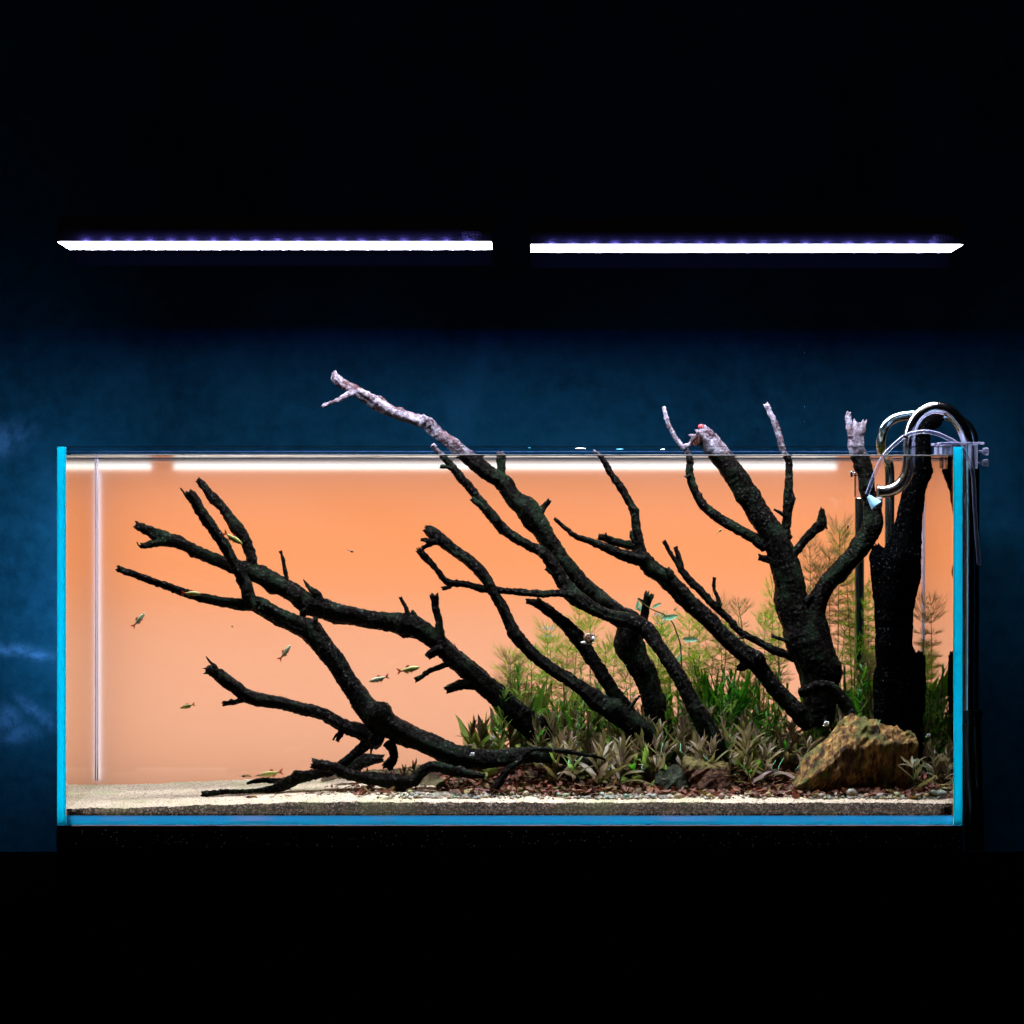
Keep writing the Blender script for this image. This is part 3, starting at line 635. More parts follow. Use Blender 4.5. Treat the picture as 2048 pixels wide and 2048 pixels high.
hub = wood('driftwood', 'thick middle trunk leaning left and breaking the surface as a pale twisted limb', 'driftwood',
     [(1335, 1500, 44, .22), (1318, 1440, 46, .22), (1299, 1378, 46, .22), (1286, 1350, 48, .22), (1270, 1318, 50, .22), (1258, 1283, 58, .22), (1262, 1246, 54, .22), (1238, 1230, 46, .22), (1207, 1206, 40, .22), (1172, 1177, 38, .22), (1140, 1144, 38, .22), (1114, 1111, 36, .22), (1093, 1077, 37, .22), (1074, 1045, 42, .22), (1053, 1016, 48, .22), (1033, 1000, 36, .22), (1008, 965, 34, .22), (984, 950, 32, .22), (960, 932, 32, .22), (936, 915, 29, .22), (905, 889, 25, .22), (878, 868, 24, .22), (857, 848, 28, .22), (825, 837, 22, .22), (785, 823, 22, .22), (753, 808, 27, .22), (732, 795, 21, .22), (711, 782, 23, .22), (687, 769, 18, .22), (673, 757, 20, .22), (668, 745, 9, .22)], .22,
     [('branch', [(1014, 978, 24), (1004, 960, 20), (1003, 940, 19), (1003, 917, 18), (1001, 905, 12)], .225),
      ('twig', [(705, 786, 14), (692, 792, 11), (674, 801, 9), (658, 807, 8), (646, 813, 8)], .215),
      ('branch', [(790, 826, 14), (760, 806, 15), (735, 790, 12), (715, 780, 8)], .208), ('stub', [(860, 850, 14), (852, 838, 12), (846, 831, 8)], .212),
      ('stub', [(1284, 1246, 24), (1289, 1228, 18), (1292, 1208, 17), (1297, 1192, 20)], .2), ('splinter', [(1291, 1206, 10), (1283, 1202, 7), (1276, 1197, 4)], .198, dict(broken=False)),
      ('stub', [(1080, 1026, 16), (1087, 1014, 12), (1098, 1001, 11)], .215)])
wood('driftwood', 'slim black front branch crossing the middle trunk, its tip just above the water', 'driftwood',
     [(1452, 1575, 40, .135), (1441, 1530, 42, .13), (1430, 1497, 42, .125), (1412, 1458, 38, .12), (1392, 1420, 34, .12), (1371, 1376, 33, .125), (1344, 1331, 31, .13), (1318, 1294, 30, .14), (1294, 1262, 36, .15), (1268, 1244, 36, .155), (1225, 1233, 27, .16), (1185, 1216, 27, .16), (1165, 1204, 32, .16), (1146, 1190, 34, .16), (1127, 1163, 27, .16), (1106, 1134, 24, .16), (1087, 1106, 20, .16), (1053, 1088, 19, .16), (1028, 1074, 21, .16), (1005, 1055, 22, .16), (981, 1028, 23, .16), (963, 1004, 20, .16), (939, 976, 18, .16), (918, 950, 17, .16), (902, 930, 15, .16), (886, 914, 12, .16), (875, 902, 9, .16), (865, 890, 10, .16)], .16,
     [('branch', [(1150, 1192, 20), (1119, 1187, 15), (1079, 1188, 14), (1026, 1183, 13), (963, 1177, 14), (931, 1169, 13), (902, 1167, 14), (890, 1160, 13), (873, 1140, 12), (851, 1116, 15), (838, 1101, 14)], .15),
      ('stub', [(904, 1169, 9), (895, 1175, 9), (885, 1177, 8)], .148), ('stub', [(906, 938, 9), (892, 934, 8), (881, 933, 8)], .155), ('stub', [(970, 1020, 13), (955, 1007, 11), (943, 998, 10)], .152), ('stub', [(1106, 1148, 8), (1098, 1142, 8), (1092, 1137, 7)], .155),
      ('splinter', [(842, 1103, 5), (836, 1099, 3), (833, 1096, 2)], .15, dict(broken=False))])
wood('driftwood', 'straight dark branch right of the middle trunk ending in a tall bare fork', 'driftwood',
     [(1618, 1452, 30, .17), (1604, 1436, 32, .17), (1588, 1418, 34, .17), (1559, 1387, 36, .17), (1533, 1354, 36, .17), (1505, 1322, 42, .17), (1477, 1298, 38, .17), (1440, 1266, 34, .17), (1411, 1235, 35, .17), (1371, 1198, 36, .17), (1337, 1161, 34, .17), (1305, 1135, 32, .17), (1282, 1112, 30, .17), (1278, 1088, 21, .17), (1273, 1058, 19, .17), (1268, 1026, 17, .17), (1257, 1000, 16, .17), (1239, 971, 15, .17), (1220, 944, 13, .17), (1208, 922, 11, .17), (1196, 908, 8, .17), (1188, 902, 6, .17)], .17,
     [('branch', [(1290, 1122, 28), (1265, 1115, 27), (1239, 1108, 23), (1207, 1093, 18), (1180, 1083, 14), (1154, 1074, 11), (1132, 1058, 9), (1119, 1046, 8), (1109, 1037, 6)], .165),
      ('branch', [(1280, 1094, 20), (1258, 1090, 19), (1233, 1084, 17), (1215, 1078, 15), (1200, 1073, 13)], .185), ('twig', [(1268, 1084, 8), (1264, 1072, 7), (1262, 1063, 6)], .165), ('stub', [(1215, 1076, 8), (1212, 1070, 5), (1211, 1066, 3)], .18),
      ('stub', [(1343, 1156, 16), (1338, 1144, 14), (1335, 1138, 10)], .155), ('stub', [(1495, 1325, 22), (1484, 1334, 16), (1474, 1336, 9)], .165)])
wood('driftwood', 'thin double tipped branch running down behind the straight branch into the big forked trunk', 'driftwood',
     [(1590, 1318, 16), (1573, 1310, 17), (1546, 1299, 17), (1520, 1285, 15), (1482, 1264, 14), (1456, 1237, 14), (1429, 1211, 16), (1403, 1184, 15), (1379, 1161, 16), (1362, 1138, 15), (1355, 1128, 10), (1342, 1108, 9), (1328, 1083, 8)], .205,
     [('twig', [(1363, 1138, 12), (1358, 1117, 9), (1351, 1095, 8)], .205), ('twig', [(1440, 1212, 11), (1435, 1195, 8), (1428, 1177, 7), (1429, 1155, 7)], .2), ('splinter', [(1490, 1272, 9), (1484, 1276, 6), (1478, 1276, 3)], .2, dict(broken=False))])
dk = dict(rough=.8)
wood('driftwood', 'big forked black trunk with a sawn top and several arms above the water', 'driftwood',
     [[(1640, 1440, 66), (1636, 1385, 72), (1632, 1345, 78), (1624, 1315, 84), (1610, 1280, 84), (1598, 1244, 70), (1584, 1209, 62), (1580, 1177, 58), (1574, 1146, 57), (1565, 1114, 55), (1553, 1085, 52), (1536, 1056, 50), (1514, 1022, 49), (1493, 987, 46), (1470, 951, 46), (1450, 922, 46), (1432, 900, 44), (1416, 878, 42), (1403, 866, 40)],
      [(1636, 1330, 60), (1628, 1270, 62), (1626, 1232, 50), (1641, 1191, 38), (1661, 1158, 39), (1692, 1130, 39), (1719, 1097, 42), (1739, 1065, 44), (1747, 1034, 41), (1742, 1003, 35), (1734, 976, 34), (1731, 944, 34), (1726, 922, 34), (1716, 905, 33), (1711, 881, 33), (1713, 862, 32), (1717, 847, 26)]], .2,
     [('branch', [(1577, 1078, 18), (1573, 1062, 17), (1574, 1040, 17), (1576, 1018, 19), (1580, 1000, 23), (1579, 976, 17), (1579, 944, 14), (1577, 920, 14), (1568, 908, 13), (1562, 886, 13), (1554, 857, 12), (1542, 830, 11), (1531, 809, 10)], .205),
      ('branch', [(1532, 1094, 24), (1510, 1078, 22), (1487, 1065, 20), (1466, 1053, 19), (1437, 1037, 19), (1408, 1012, 17), (1393, 989, 16), (1384, 965, 15), (1379, 944, 14), (1379, 922, 13), (1374, 904, 12), (1362, 890, 9), (1352, 877, 9), (1337, 849, 8), (1332, 832, 8), (1328, 814, 6)], .195),
      ('branch', [(1366, 896, 14), (1378, 890, 9), (1388, 877, 9), (1396, 870, 7)], .19), ('stub', [(1381, 950, 8), (1372, 955, 8)], .19),
      ('branch', [(1582, 1118, 22), (1592, 1102, 17), (1611, 1078, 18), (1632, 1058, 21), (1642, 1045, 22), (1643, 1028, 14), (1644, 1019, 9)], .195), ('splinter', [(1640, 1058, 10), (1650, 1052, 6), (1654, 1058, 3)], .193, dict(broken=False)),
      ('splinter', [(1644, 1030, 6), (1643, 1020, 3), (1642, 1014, 2)], .19, dict(broken=False)),
      ('stub', [(1703, 874, 15), (1699, 855, 13), (1697, 838, 12), (1697, 826, 10)], .195), ('twig', [(1572, 1034, 9), (1562, 1026, 7), (1549, 1019, 5)], .2),
      ('stub', [(1556, 1126, 20), (1541, 1120, 16), (1528, 1117, 15), (1518, 1115, 10)], .195), ('splinter', [(1524, 1114, 6), (1519, 1110, 4), (1517, 1108, 2)], .19, dict(broken=False)),
      ('stub', [(1602, 1208, 15), (1614, 1200, 13), (1626, 1191, 12)], .19), ('stub', [(1580, 1284, 10), (1562, 1278, 8), (1545, 1272, 8)], .19),
      ('root', [(1600, 1385, 20), (1626, 1376, 24), (1650, 1372, 24), (1668, 1378, 24), (1686, 1400, 26), (1702, 1425, 24)], .14)], mat='wood', **dk)
# sawn face of the big trunk
cf = P(1399, 872, .197); vs = []; fs = []
ax = (P(1387, 888, .19) - P(1413, 855, .19)); a1 = ax.normalized(); a2 = Vector((.35, -.9, .1)).normalized()
for k in range(20):
    a = 6.283 * k / 20; vs.append(cf + a1 * math.cos(a) * ax.length * .5 * (1 + .1 * math.sin(3 * a)) + a2 * math.sin(a) * ax.length * .33 - Vector((.001, 0, -.0005)))
vs += [v_ + Vector((.004, .001, -.003)) for v_ in vs]
fs = [tuple(range(20))] + [(k, (k + 1) % 20, 20 + (k + 1) % 20, 20 + k) for k in range(20)] + [tuple(range(20, 40))[::-1]]
big = [o for o in bpy.data.objects if o.get('label', '').startswith('big forked')][0]
pl(obj('sawn_face', vs, fs, M['cut_wood'], None, False), big)
bm = bmesh.new(); bmesh.ops.create_icosphere(bm, subdivisions=2, radius=1); me_ = bpy.data.meshes.new('berry'); bm.to_mesh(me_); bm.free(); simple('berry_red', (.4, .03, .04), .3)
o = link('snail', me_, M['berry_red']); o.scale = (5.5 * S, 4 * S, 5 * S); o.location = P(1401, 853, .194); tag(o, 'tiny dark red snail on the sawn top of the big trunk above the water', 'snail')
wood('driftwood', 'massive black upright trunk at the right, rising out of the water behind the chrome pipes', 'driftwood',
     [[(1786, 1570, 90), (1788, 1480, 92), (1792, 1400, 98), (1796, 1340, 92), (1789, 1290, 78), (1788, 1230, 82), (1790, 1190, 88), (1794, 1150, 90), (1800, 1111, 78), (1811, 1071, 62), (1822, 1018, 52), (1833, 965, 46), (1842, 925, 42), (1845, 905, 38), (1845, 873, 32), (1858, 849, 34), (1878, 838, 26), (1886, 836, 10)],
      [(1780, 1330, 40), (1774, 1240, 44), (1768, 1180, 46), (1762, 1135, 46), (1756, 1106, 32), (1752, 1094, 18)]], .168,
     [('stub', [(1834, 1530, 38), (1834, 1420, 34), (1838, 1350, 32), (1840, 1312, 24)], .178), ('twig', [(1764, 1108, 5, .12), (1785, 1118, 4, .115), (1802, 1135, 4, .115)], .12)], mat='dark_trunk', **dk)

# ---------------------------------------------------------------- rocks
m, nt, out, N, L = nm('mossrock'); pos = wpos(N); n1 = noise_n(N, L, 160, 6, .65, pos)
r = ramp(N, [(.3, (.003, .003, .002)), (.52, (.018, .02, .009)), (.62, (.045, .055, .02)), (.75, (.2, .22, .12))]); L(n1.outputs[0], r.inputs[0]); prin(N, L, out, r.outputs[0], .8, .2, 0, bump(N, L, n1.outputs[0], 1, .003)); M['mossrock'] = m
m, nt, out, N, L = nm('rock_brown'); pos = wpos(N); n1 = noise_n(N, L, 170, 6, .65, pos); sp_ = N('ShaderNodeSeparateXYZ'); L(pos, sp_.inputs[0])
r = ramp(N, [(.3, (.008, .004, .003)), (.5, (.07, .025, .012)), (.62, (.16, .07, .03)), (.78, (.26, .2, .09))]); L(n1.outputs[0], r.inputs[0])
tf = mth(N, L, 'MULTIPLY', mth(N, L, 'SUBTRACT', mth(N, L, 'ADD', sp_.outputs[2], mth(N, L, 'MULTIPLY', n1.outputs[0], .012)), Z(1538, .1) + .006), 200, True)
prin(N, L, out, mixc(N, L, tf, r.outputs[0], (.12, .09, .025)), .8, .2, 0, bump(N, L, n1.outputs[0], 1, .004)); M['rock_brown'] = m
def rock(label, pts, amp, seed, cuts=26):
    bm = bmesh.new()
    for q in pts: bm.verts.new(P(*q))
    bmesh.ops.convex_hull(bm, input=bm.verts[:])
    bmesh.ops.triangulate(bm, faces=bm.faces[:])
    for _ in range(8):
        es = [e for e in bm.edges if e.calc_length() > .005]
        if not es: break
        bmesh.ops.subdivide_edges(bm, edges=es, cuts=1); bmesh.ops.triangulate(bm, faces=[f_ for f_ in bm.faces if len(f_.verts) > 3])
    bmesh.ops.smooth_vert(bm, verts=bm.verts[:], factor=.4, use_axis_x=True, use_axis_y=True, use_axis_z=True)
    es = [e for e in bm.edges if e.calc_length() > .0022]; bmesh.ops.subdivide_edges(bm, edges=es, cuts=1); bmesh.ops.triangulate(bm, faces=[f_ for f_ in bm.faces if len(f_.verts) > 3])
    bm.normal_update(); ca, sa = math.cos(math.radians(42)), math.sin(math.radians(42))
    for v_ in bm.verts:
        p = v_.co; u = p.x * ca + p.z * sa; w_ = -p.x * sa + p.z * ca     # u runs along the layers
        q = Vector((u * 14, p.y * 40, w_ * 75 + seed))
        h = (.5 - abs(noise.noise(q)) * 2.2) * .9 + (.4 - abs(noise.noise(q * 2.1))) * .55 + .22 * noise.noise(p * 240) + .10 * noise.noise(p * 600)
        h = h - .55 * max(0, abs(noise.noise(q * .7 + Vector((5, 5, 5)))) * 2.2 - .8)
        v_.co = p + v_.normal * h * amp
    m = bpy.data.meshes.new('rock'); bm.to_mesh(m); bm.free(); m.polygons.foreach_set('use_smooth', [True] * len(m.polygons))
    o = link('rock', m, M['rock']); tag(o, label, 'rock'); return o
rock('large tilted tan and ochre rock standing on the sand at the right', [(1577, 1563, .075), (1590, 1577, .06), (1640, 1588, .065), (1700, 1588, .10), (1765, 1585, .10), (1820, 1575, .11), (1702, 1427, .11), (1688, 1438, .10), (1735, 1434, .115), (1834, 1466, .115), (1836, 1486, .10), (1604, 1522, .085), (1668, 1475, .09), (1600, 1575, .13), (1830, 1580, .125), (1690, 1500, .055), (1722, 1452, .08), (1650, 1542, .048), (1760, 1490, .072)], .0052, 3)
rock('small brown rock with a yellow top edge, half buried in the leaf litter', [(1368, 1513, .10), (1374, 1530, .08), (1402, 1588, .065), (1446, 1590, .065), (1450, 1560, .07), (1438, 1535, .08), (1462, 1528, .12), (1400, 1519, .12), (1375, 1590, .11), (1470, 1590, .14), (1362, 1545, .12)], .0045, 11).data.materials[0] = M['rock_brown']
rock('dark mossy stone lump just left of the small brown rock', [(1315, 1590, .08), (1310, 1560, .09), (1325, 1535, .11), (1350, 1528, .12), (1372, 1545, .10), (1378, 1595, .075), (1345, 1600, .065), (1350, 1560, .075), (1330, 1595, .14), (1380, 1590, .15)], .0045, 29).data.materials[0] = M['mossrock'] if 'mossrock' in M else M['rock']

# ---------------------------------------------------------------- loose pieces on the sand
def stone_mesh(i):
    bm = bmesh.new(); bmesh.ops.create_icosphere(bm, subdivisions=2, radius=1)
    for v_ in bm.verts: v_.co *= 1 + .22 * noise.noise(v_.co * 1.3 + Vector((i * 7, 0, 0)))
    m = bpy.data.meshes.new('pebble'); bm.to_mesh(m); bm.free(); m.polygons.foreach_set('use_smooth', [True] * len(m.polygons)); m.materials.append(M['pebble']); return m
PB = [stone_mesh(i) for i in range(5)]
# (px, py, width, label)
PEB = [(1178, 1546, 0, ''), (998, 1584, 0, ''),
 (933, 1574, 12, 'pale green round pebble left of the forked twig'), (943, 1584, 10, 'light blue pebble on the sand left of the forked twig'), (968, 1590, 10, 'brown pebble left of the tip of the forked twig'),
 (820, 1586, 11, 'turquoise pebble on the sand below the low root'), (879, 1576, 14, 'greenish pebble right of the low root'), (840, 1590, 9, 'small white pebble on the sand in front of the low root'),
 (1024, 1559, 10, 'pinkish pebble in the leaf litter right of the forked twig'), (1132, 1585, 14, 'flat yellow pebble at the front of the leaf litter near the middle'), (1118, 1573, 11, 'bright pink pebble in the red leaf litter'), (1052, 1566, 13, 'flat pink pebble in the leaf litter above the bare sand'),
 (1204, 1576, 13, 'pale yellow pebble right of the green moss ball'), (1220, 1573, 12, 'white round pebble right of the moss ball'), (1252, 1590, 11, 'orange pebble at the sand edge between moss ball and small rock'), (1299, 1583, 13, 'deep orange pebble left of the small brown rock'), (1308, 1590, 12, 'amber pebble in front of the mossy stone'), (1356, 1591, 14, 'mint green pebble on the sand before the small brown rock'),
 (1418, 1591, 14, 'yellow pebble right under the small brown rock'), (1443, 1592, 14, 'flat lemon pebble right of the small brown rock'), (1536, 1565, 13, 'round cream pebble in the litter left of the large rock'), (1642, 1585, 13, 'olive pebble under the foot of the large rock'),
 (1673, 1581, 13, 'white and blue pebble under the large rock'), (1703, 1577, 21, 'large round red and yellow pebble below the large rock'), (1733, 1586, 14, 'flat olive pebble right of the red and yellow pebble'), (1760, 1588, 14, 'flat ochre pebble below the litter at the right'), (1792, 1580, 14, 'orange pebble in the litter at the right'),
 (1833, 1585, 12, 'dark green pebble on the sand at the right'), (1853, 1582, 13, 'light green pebble on the sand at the right'), (1882, 1581, 20, 'large lime yellow pebble by the right glass'), (1866, 1569, 16, 'olive brown pebble behind the lime yellow pebble'), (1846, 1566, 12, 'orange brown pebble left of the olive one by the right glass'), (1878, 1530, 14, 'green round pebble near the right glass, above the litter')]
def y_for(px, py):
    """depth at which the ground shows at this photo row"""
    lo, hi = .012, .33
    for i in range(42):
        y = lo + (hi - lo) * i / 59; x = X(px, y)
        if 1024 - (ground(x, y) - ZH) / k_(y) <= py: return y
    return hi
for i, (px, py, wd, lab) in enumerate(PEB):
    if not wd: continue
    y = y_for(px, py + 2); y = min(y, .050 - .0006 * max(0, py - 1570)) if px > 1000 else y; p = at_px(px, y); o = link('pebble', PB[i % 5]); s_ = wd * .58 * k_(y)
    o.scale = (s_, s_ * .8, s_ * R.uniform(.6, .85)); o.rotation_euler = (0, 0, R.uniform(0, 3)); o.location = (p.x, p.y - .003, p.z + s_ * .5 + .0006); tag(o, lab, 'pebble')
def ball(px, py, d, label):
    y = y_for(px, py + d * .4); c0 = at_px(px, y) + Vector((0, 0, d / 2 * S * .8)); V = []; F = []; r = d / 2 * k_(y)
    for q in range(900):
        a, b = R.uniform(0, 6.28), math.acos(R.uniform(-1, 1)); n_ = Vector((math.sin(b) * math.cos(a), math.sin(b) * math.sin(a), math.cos(b)))
        t_ = n_.cross(Vector((R.random(), R.random(), R.random()))).normalized() * r * .22; p = c0 + n_ * r * R.uniform(.6, 1.05); w_ = n_.cross(t_).normalized() * r * .04; o_ = len(V)
        V += [p - t_ - w_, p - t_ + w_, p + t_ + n_ * r * .08]; F.append((o_, o_ + 1, o_ + 2))
    tag(obj('moss_ball', V, F, M['moss'], None, False), label, 'moss ball')
ball(1177, 1549, 24, 'bright green moss ball sitting in the leaf litter left of the middle rock')
ball(982, 1541, 30, 'yellow green clump of moss behind the forked twig'); ball(963, 1557, 22, 'darker green flat clump of moss left of the forked twig')
ball(1310, 1572, 20, 'small olive moss clump left of the mossy stone'); ball(1275, 1562, 24, 'yellow green moss clump in the litter left of the mossy stone'); ball(1880, 1548, 18, 'small moss clump near the right glass')
# larger dead leaves, one by one
def dead_mesh(i):
    rr = random.Random(i); n = 8; v = []; f = []; cu = rr.uniform(.1, .5); tw = rr.uniform(-.8, .8)
    for k in range(n + 1):
        t = k / n; wd = .22 * math.sin(math.pi * min(1, t * 1.02 + .02)) ** .7 + .01
        for s_ in (-1, -.5, 0, .5, 1):
            z = cu * (t - .5) ** 2 * 2 + abs(s_) * wd * .5 + .03 * rr.uniform(-1, 1); a = tw * (t - .5)
            v.append((t - .5, s_ * wd * math.cos(a), z + s_ * wd * math.sin(a)))
    for k in range(n):
        for s_ in range(4): a = k * 5 + s_; f.append((a, a + 1, a + 6, a + 5))
    m = mesh('dead_leaf', v, f); m.materials.append(M['litter']); return m
DL = [dead_mesh(i) for i in range(6)]
for i in range(90):
    px = R.uniform(1010, 1890) if i > 8 else R.uniform(690, 790); y = R.uniform(.05, .15) if i > 8 else R.uniform(.03, .06)
    if 1570 < px < 1840 and y > .06 : y = R.uniform(.03, .055)
    p = at_px(px, y); o = link('dead_leaf', DL[i % 6]); s_ = R.uniform(16, 32) * S; o.scale = (s_, s_, s_)
    o.rotation_euler = (R.gauss(0, .5), R.gauss(0, .4), R.uniform(0, 6.28)); o.location = (p.x, p.y, p.z + R.uniform(.001, .007))
    if i > 8:
        zn = [b for a, b in ((1110, 'right of the forked twig'), (1230, 'around the bright green moss ball'), (1350, 'left of the small brown rock'), (1480, 'right of the small brown rock'), (1600, 'left of the large rock'), (1720, 'under the left half of the large rock'), (1830, 'under the right half of the large rock'), (2000, 'near the right glass')) if px < a][0]
        fb = 'at the litter front edge' if y < .085 else 'further back in the litter'
        tag(o, 'dead leaf %s, %s' % (fb, zn), 'dead leaf', 'dead leaves %s, %s' % (fb, zn))
    else: tag(o, 'curled dead leaf lying on the sand under the leaning log', 'dead leaf', 'dead leaves under the leaning log')

# ---------------------------------------------------------------- plants
def leaf_mesh(i, wide=.096, n=7, kind='lance'):
    """blade of unit length from the origin along +x, arching, with a folded midrib"""
    rr = random.Random(100 + i); v = []; f = []; bend = rr.uniform(-.1, .42); side = rr.uniform(-.15, .15)
    for k in range(n + 1):
        t = k / n
        if kind == 'lance': wd = wide * (math.sin(math.pi * (t ** .8)) ** .8) * (1 - .1 * t) + .012 * (1 - t)
        elif kind == 'blade': wd = wide * min(1, t * 6 + .3) * (1 - t ** 2.2)
        else: wd = wide * math.sin(math.pi * t ** .9) ** .6
        zc = .30 * t - bend * t * t; yc = side * t * t + .02 * math.sin(t * 9 + i)
        v += [(t, yc - wd, zc + wd * .45), (t, yc, zc), (t, yc + wd, zc + wd * .45)]
    for k in range(n):
        for s_ in (0, 1): a = k * 3 + s_; f.append((a, a + 1, a + 4, a + 3))
    return mesh('leaf', v, f)
def variants(n, mat, **k):
    out = []
    for i in range(n):
        m = leaf_mesh(i, **k); m.materials.append(M[mat]); out.append(m)
    return out
LV = {'brown': variants(7, 'leaf_brown'), 'pink': variants(6, 'leaf_pink', wide=.10), 'green': variants(6, 'leaf_green', wide=.10), 'lime': variants(6, 'leaf_lime', wide=.09),
      'blade': variants(5, 'leaf_green', wide=.055, kind='blade'), 'limeblade': variants(5, 'leaf_lime', wide=.055, kind='blade'), 'mint': variants(3, 'leaf_mint', wide=.16, kind='oval')}
def put_leaf(par, kind, base, az, el, L_, roll=0):
    o = link('leaf', R.choice(LV[kind])); W_ = min(L_, .05 if 'blade' in kind else .075); o.scale = (L_, W_, W_)
    o.rotation_euler = (Matrix.Rotation(az, 3, 'Z') @ Matrix.Rotation(-el, 3, 'Y') @ Matrix.Rotation(roll, 3, 'X')).to_euler()
    o.location = base; pl(o, par); return o
def stem_plant(root, h, lean, kinds, llen, nw, label, cat='plant', group=None, el0=.42, fill=1.0):
    t = empty('stem_plant', root); tag(t, label, cat, group)
    top = root + Vector((lean[0], lean[1], h)); mid = (root + top) / 2 + Vector((lean[0] * .3, 0, h * .05))
    vs, fs = tube([(*root, .0011), (*mid, .0010), (*top, .0006)], 6, .01); pl(obj('stem', vs, fs, M['stem']), t)
    for q in range(nw):
        f_ = q / max(1, nw - 1); b = root.lerp(mid, f_ * 2) if f_ < .5 else mid.lerp(top, f_ * 2 - 1)
        b = root + (b - root) * (.25 + .75 * f_ / max(f_, .001) * 1) if False else root.lerp(top, .15 + .85 * f_)
        n = R.choice([2, 3, 3]) if f_ < .95 else R.choice([4, 5])
        a0 = R.uniform(0, 6.28)
        for k in range(n):
            el = el0 + f_ * .75 + R.uniform(-.35, .3); put_leaf(t, R.choice(kinds), b, a0 + 6.283 * k / n + R.uniform(-.35, .35), el, llen * (1.05 - .35 * f_) * R.uniform(.7, 1.15), R.uniform(-.6, .6))
    return t
TOP = [(895, 1470), (960, 1440), (1000, 1425), (1060, 1405), (1130, 1410), (1200, 1425), (1260, 1400), (1330, 1400), (1400, 1400), (1470, 1405), (1540, 1430), (1620, 1432), (1660, 1400), (1700, 1395), (1760, 1405), (1800, 1440), (1840, 1430), (1890, 1440)]
GB = 'brown leaved stem plants massed on the mound'
ZN = [(1010, 'left'), (1180, 'a'), (1340, 'b'), (1560, 'c'), (1720, 'd'), (1910, 'e')]
LABZ = {'left': 'bushy plant with narrow brownish leaves at the left end of the planted mound', 'a': 'bushy brown leaved plant around the foot of the two thin middle branches',
        'b': 'bushy plant with narrow olive and pinkish leaves between the middle trunk and the black front branch', 'c': 'bushy brown green plant between the black front branch and the big forked trunk',
        'd': 'bushy olive plant around the foot of the forked trunk behind the large rock', 'e': 'bushy brown olive plant between the massive trunk and the right glass'}
n_h = 0; ORD = ['leftmost', 'second from left', 'third from left', 'fourth from left', 'fifth from left', 'sixth from left', 'seventh from left', 'eighth from left', 'ninth from left', 'tenth from left']; ROWN = ['back row', 'fourth row', 'third row', 'second row', 'front row']
ZS = {'left': 'at the left end of the mound', 'a': 'below the two thin middle branches', 'b': 'between middle trunk and black front branch', 'c': 'between black front branch and forked trunk', 'd': 'beside the forked trunk foot', 'e': 'beside the right glass'}; CNT = {}
for row, (yr, frac, nrow) in enumerate([(.27, 1.0, 30), (.225, .85, 31), (.18, .66, 32), (.145, .45, 31), (.115, .22, 29)]):
    for i in range(nrow):
        px = 905 + (1895 - 905) * (i + .5) / nrow + R.uniform(-16, 16)
        if row == 0 and px < 960: continue
        if row >= 2 and px < 1040 + 15 * row: continue
        if row >= 3 and 1560 < px < 1850: continue
        if row >= 2 and 1690 < px < 1760 and R.random() < .6: continue
        y = yr + R.uniform(-.02, .02); root = at_px(px, y)
        lowpy = 1535; toppy = itp(px, TOP) + R.uniform(-8, 22); tgt = toppy + (lowpy - toppy) * (1 - frac) * .8
        h = Z(tgt, y) - root.z - .012
        h = max(.008, min(.085, h)); z_ = [b for a, b in ZN if px < a][0]
        kinds = ['brown'] * 7 + ['pink'] * 2 + ['lime'] * (1 if px < 1350 else 0) + (['green'] if R.random() < .5 else [])
        if row == 0: kinds = ['brown'] * 3 + ['green', 'lime']
        if px < 1015: kinds = ['pink'] * 3 + ['lime'] * 3
        CNT[(row, z_)] = CNT.get((row, z_), -1) + 1
        stem_plant(root, h, (R.uniform(-.012, .012), R.uniform(-.012, .004)), kinds, R.uniform(.030, .046), 3 + int(h / .013), '%s plant, %s, %s' % ({'left': 'pinkish leafy'}.get(z_, 'brown leaved'), ROWN[row], ORD[min(9, CNT[(row, z_)])] + ' ' + ZS[z_]), 'plant', 'stem plants, ' + {'left': 'left end of the mound', 'a': 'foot of the middle branches', 'b': 'left of the black front branch', 'c': 'right of the black front branch', 'd': 'foot of the forked trunk', 'e': 'right glass'}[z_])
        n_h += 1
for i in range(56):
    px = R.choice([R.uniform(985, 1250), R.uniform(1300, 1560), R.uniform(1620, 1740), R.uniform(1850, 1890)]); y = R.uniform(.19, .26); root = at_px(px, y)
    h = Z(R.uniform(1330, 1415), y) - root.z - .01; lim = px < 1330 or R.random() < .35
    z_ = [b for a, b in ZN if px < a][0]; CNT[(9, z_)] = CNT.get((9, z_), -1) + 1
    stem_plant(root, max(.02, h), (R.uniform(-.02, .02), R.uniform(-.01, .01)), ['lime'] * 3 + ['green'] if lim else ['green'] * 3 + ['lime'], R.uniform(.018, .030), 4 + int(h / .016), 'tall %s leafy stem %s' % ('lime' if lim else 'green', ZS[z_]), 'plant', 'tall green leafy stems ' + ZS[z_], el0=.35)
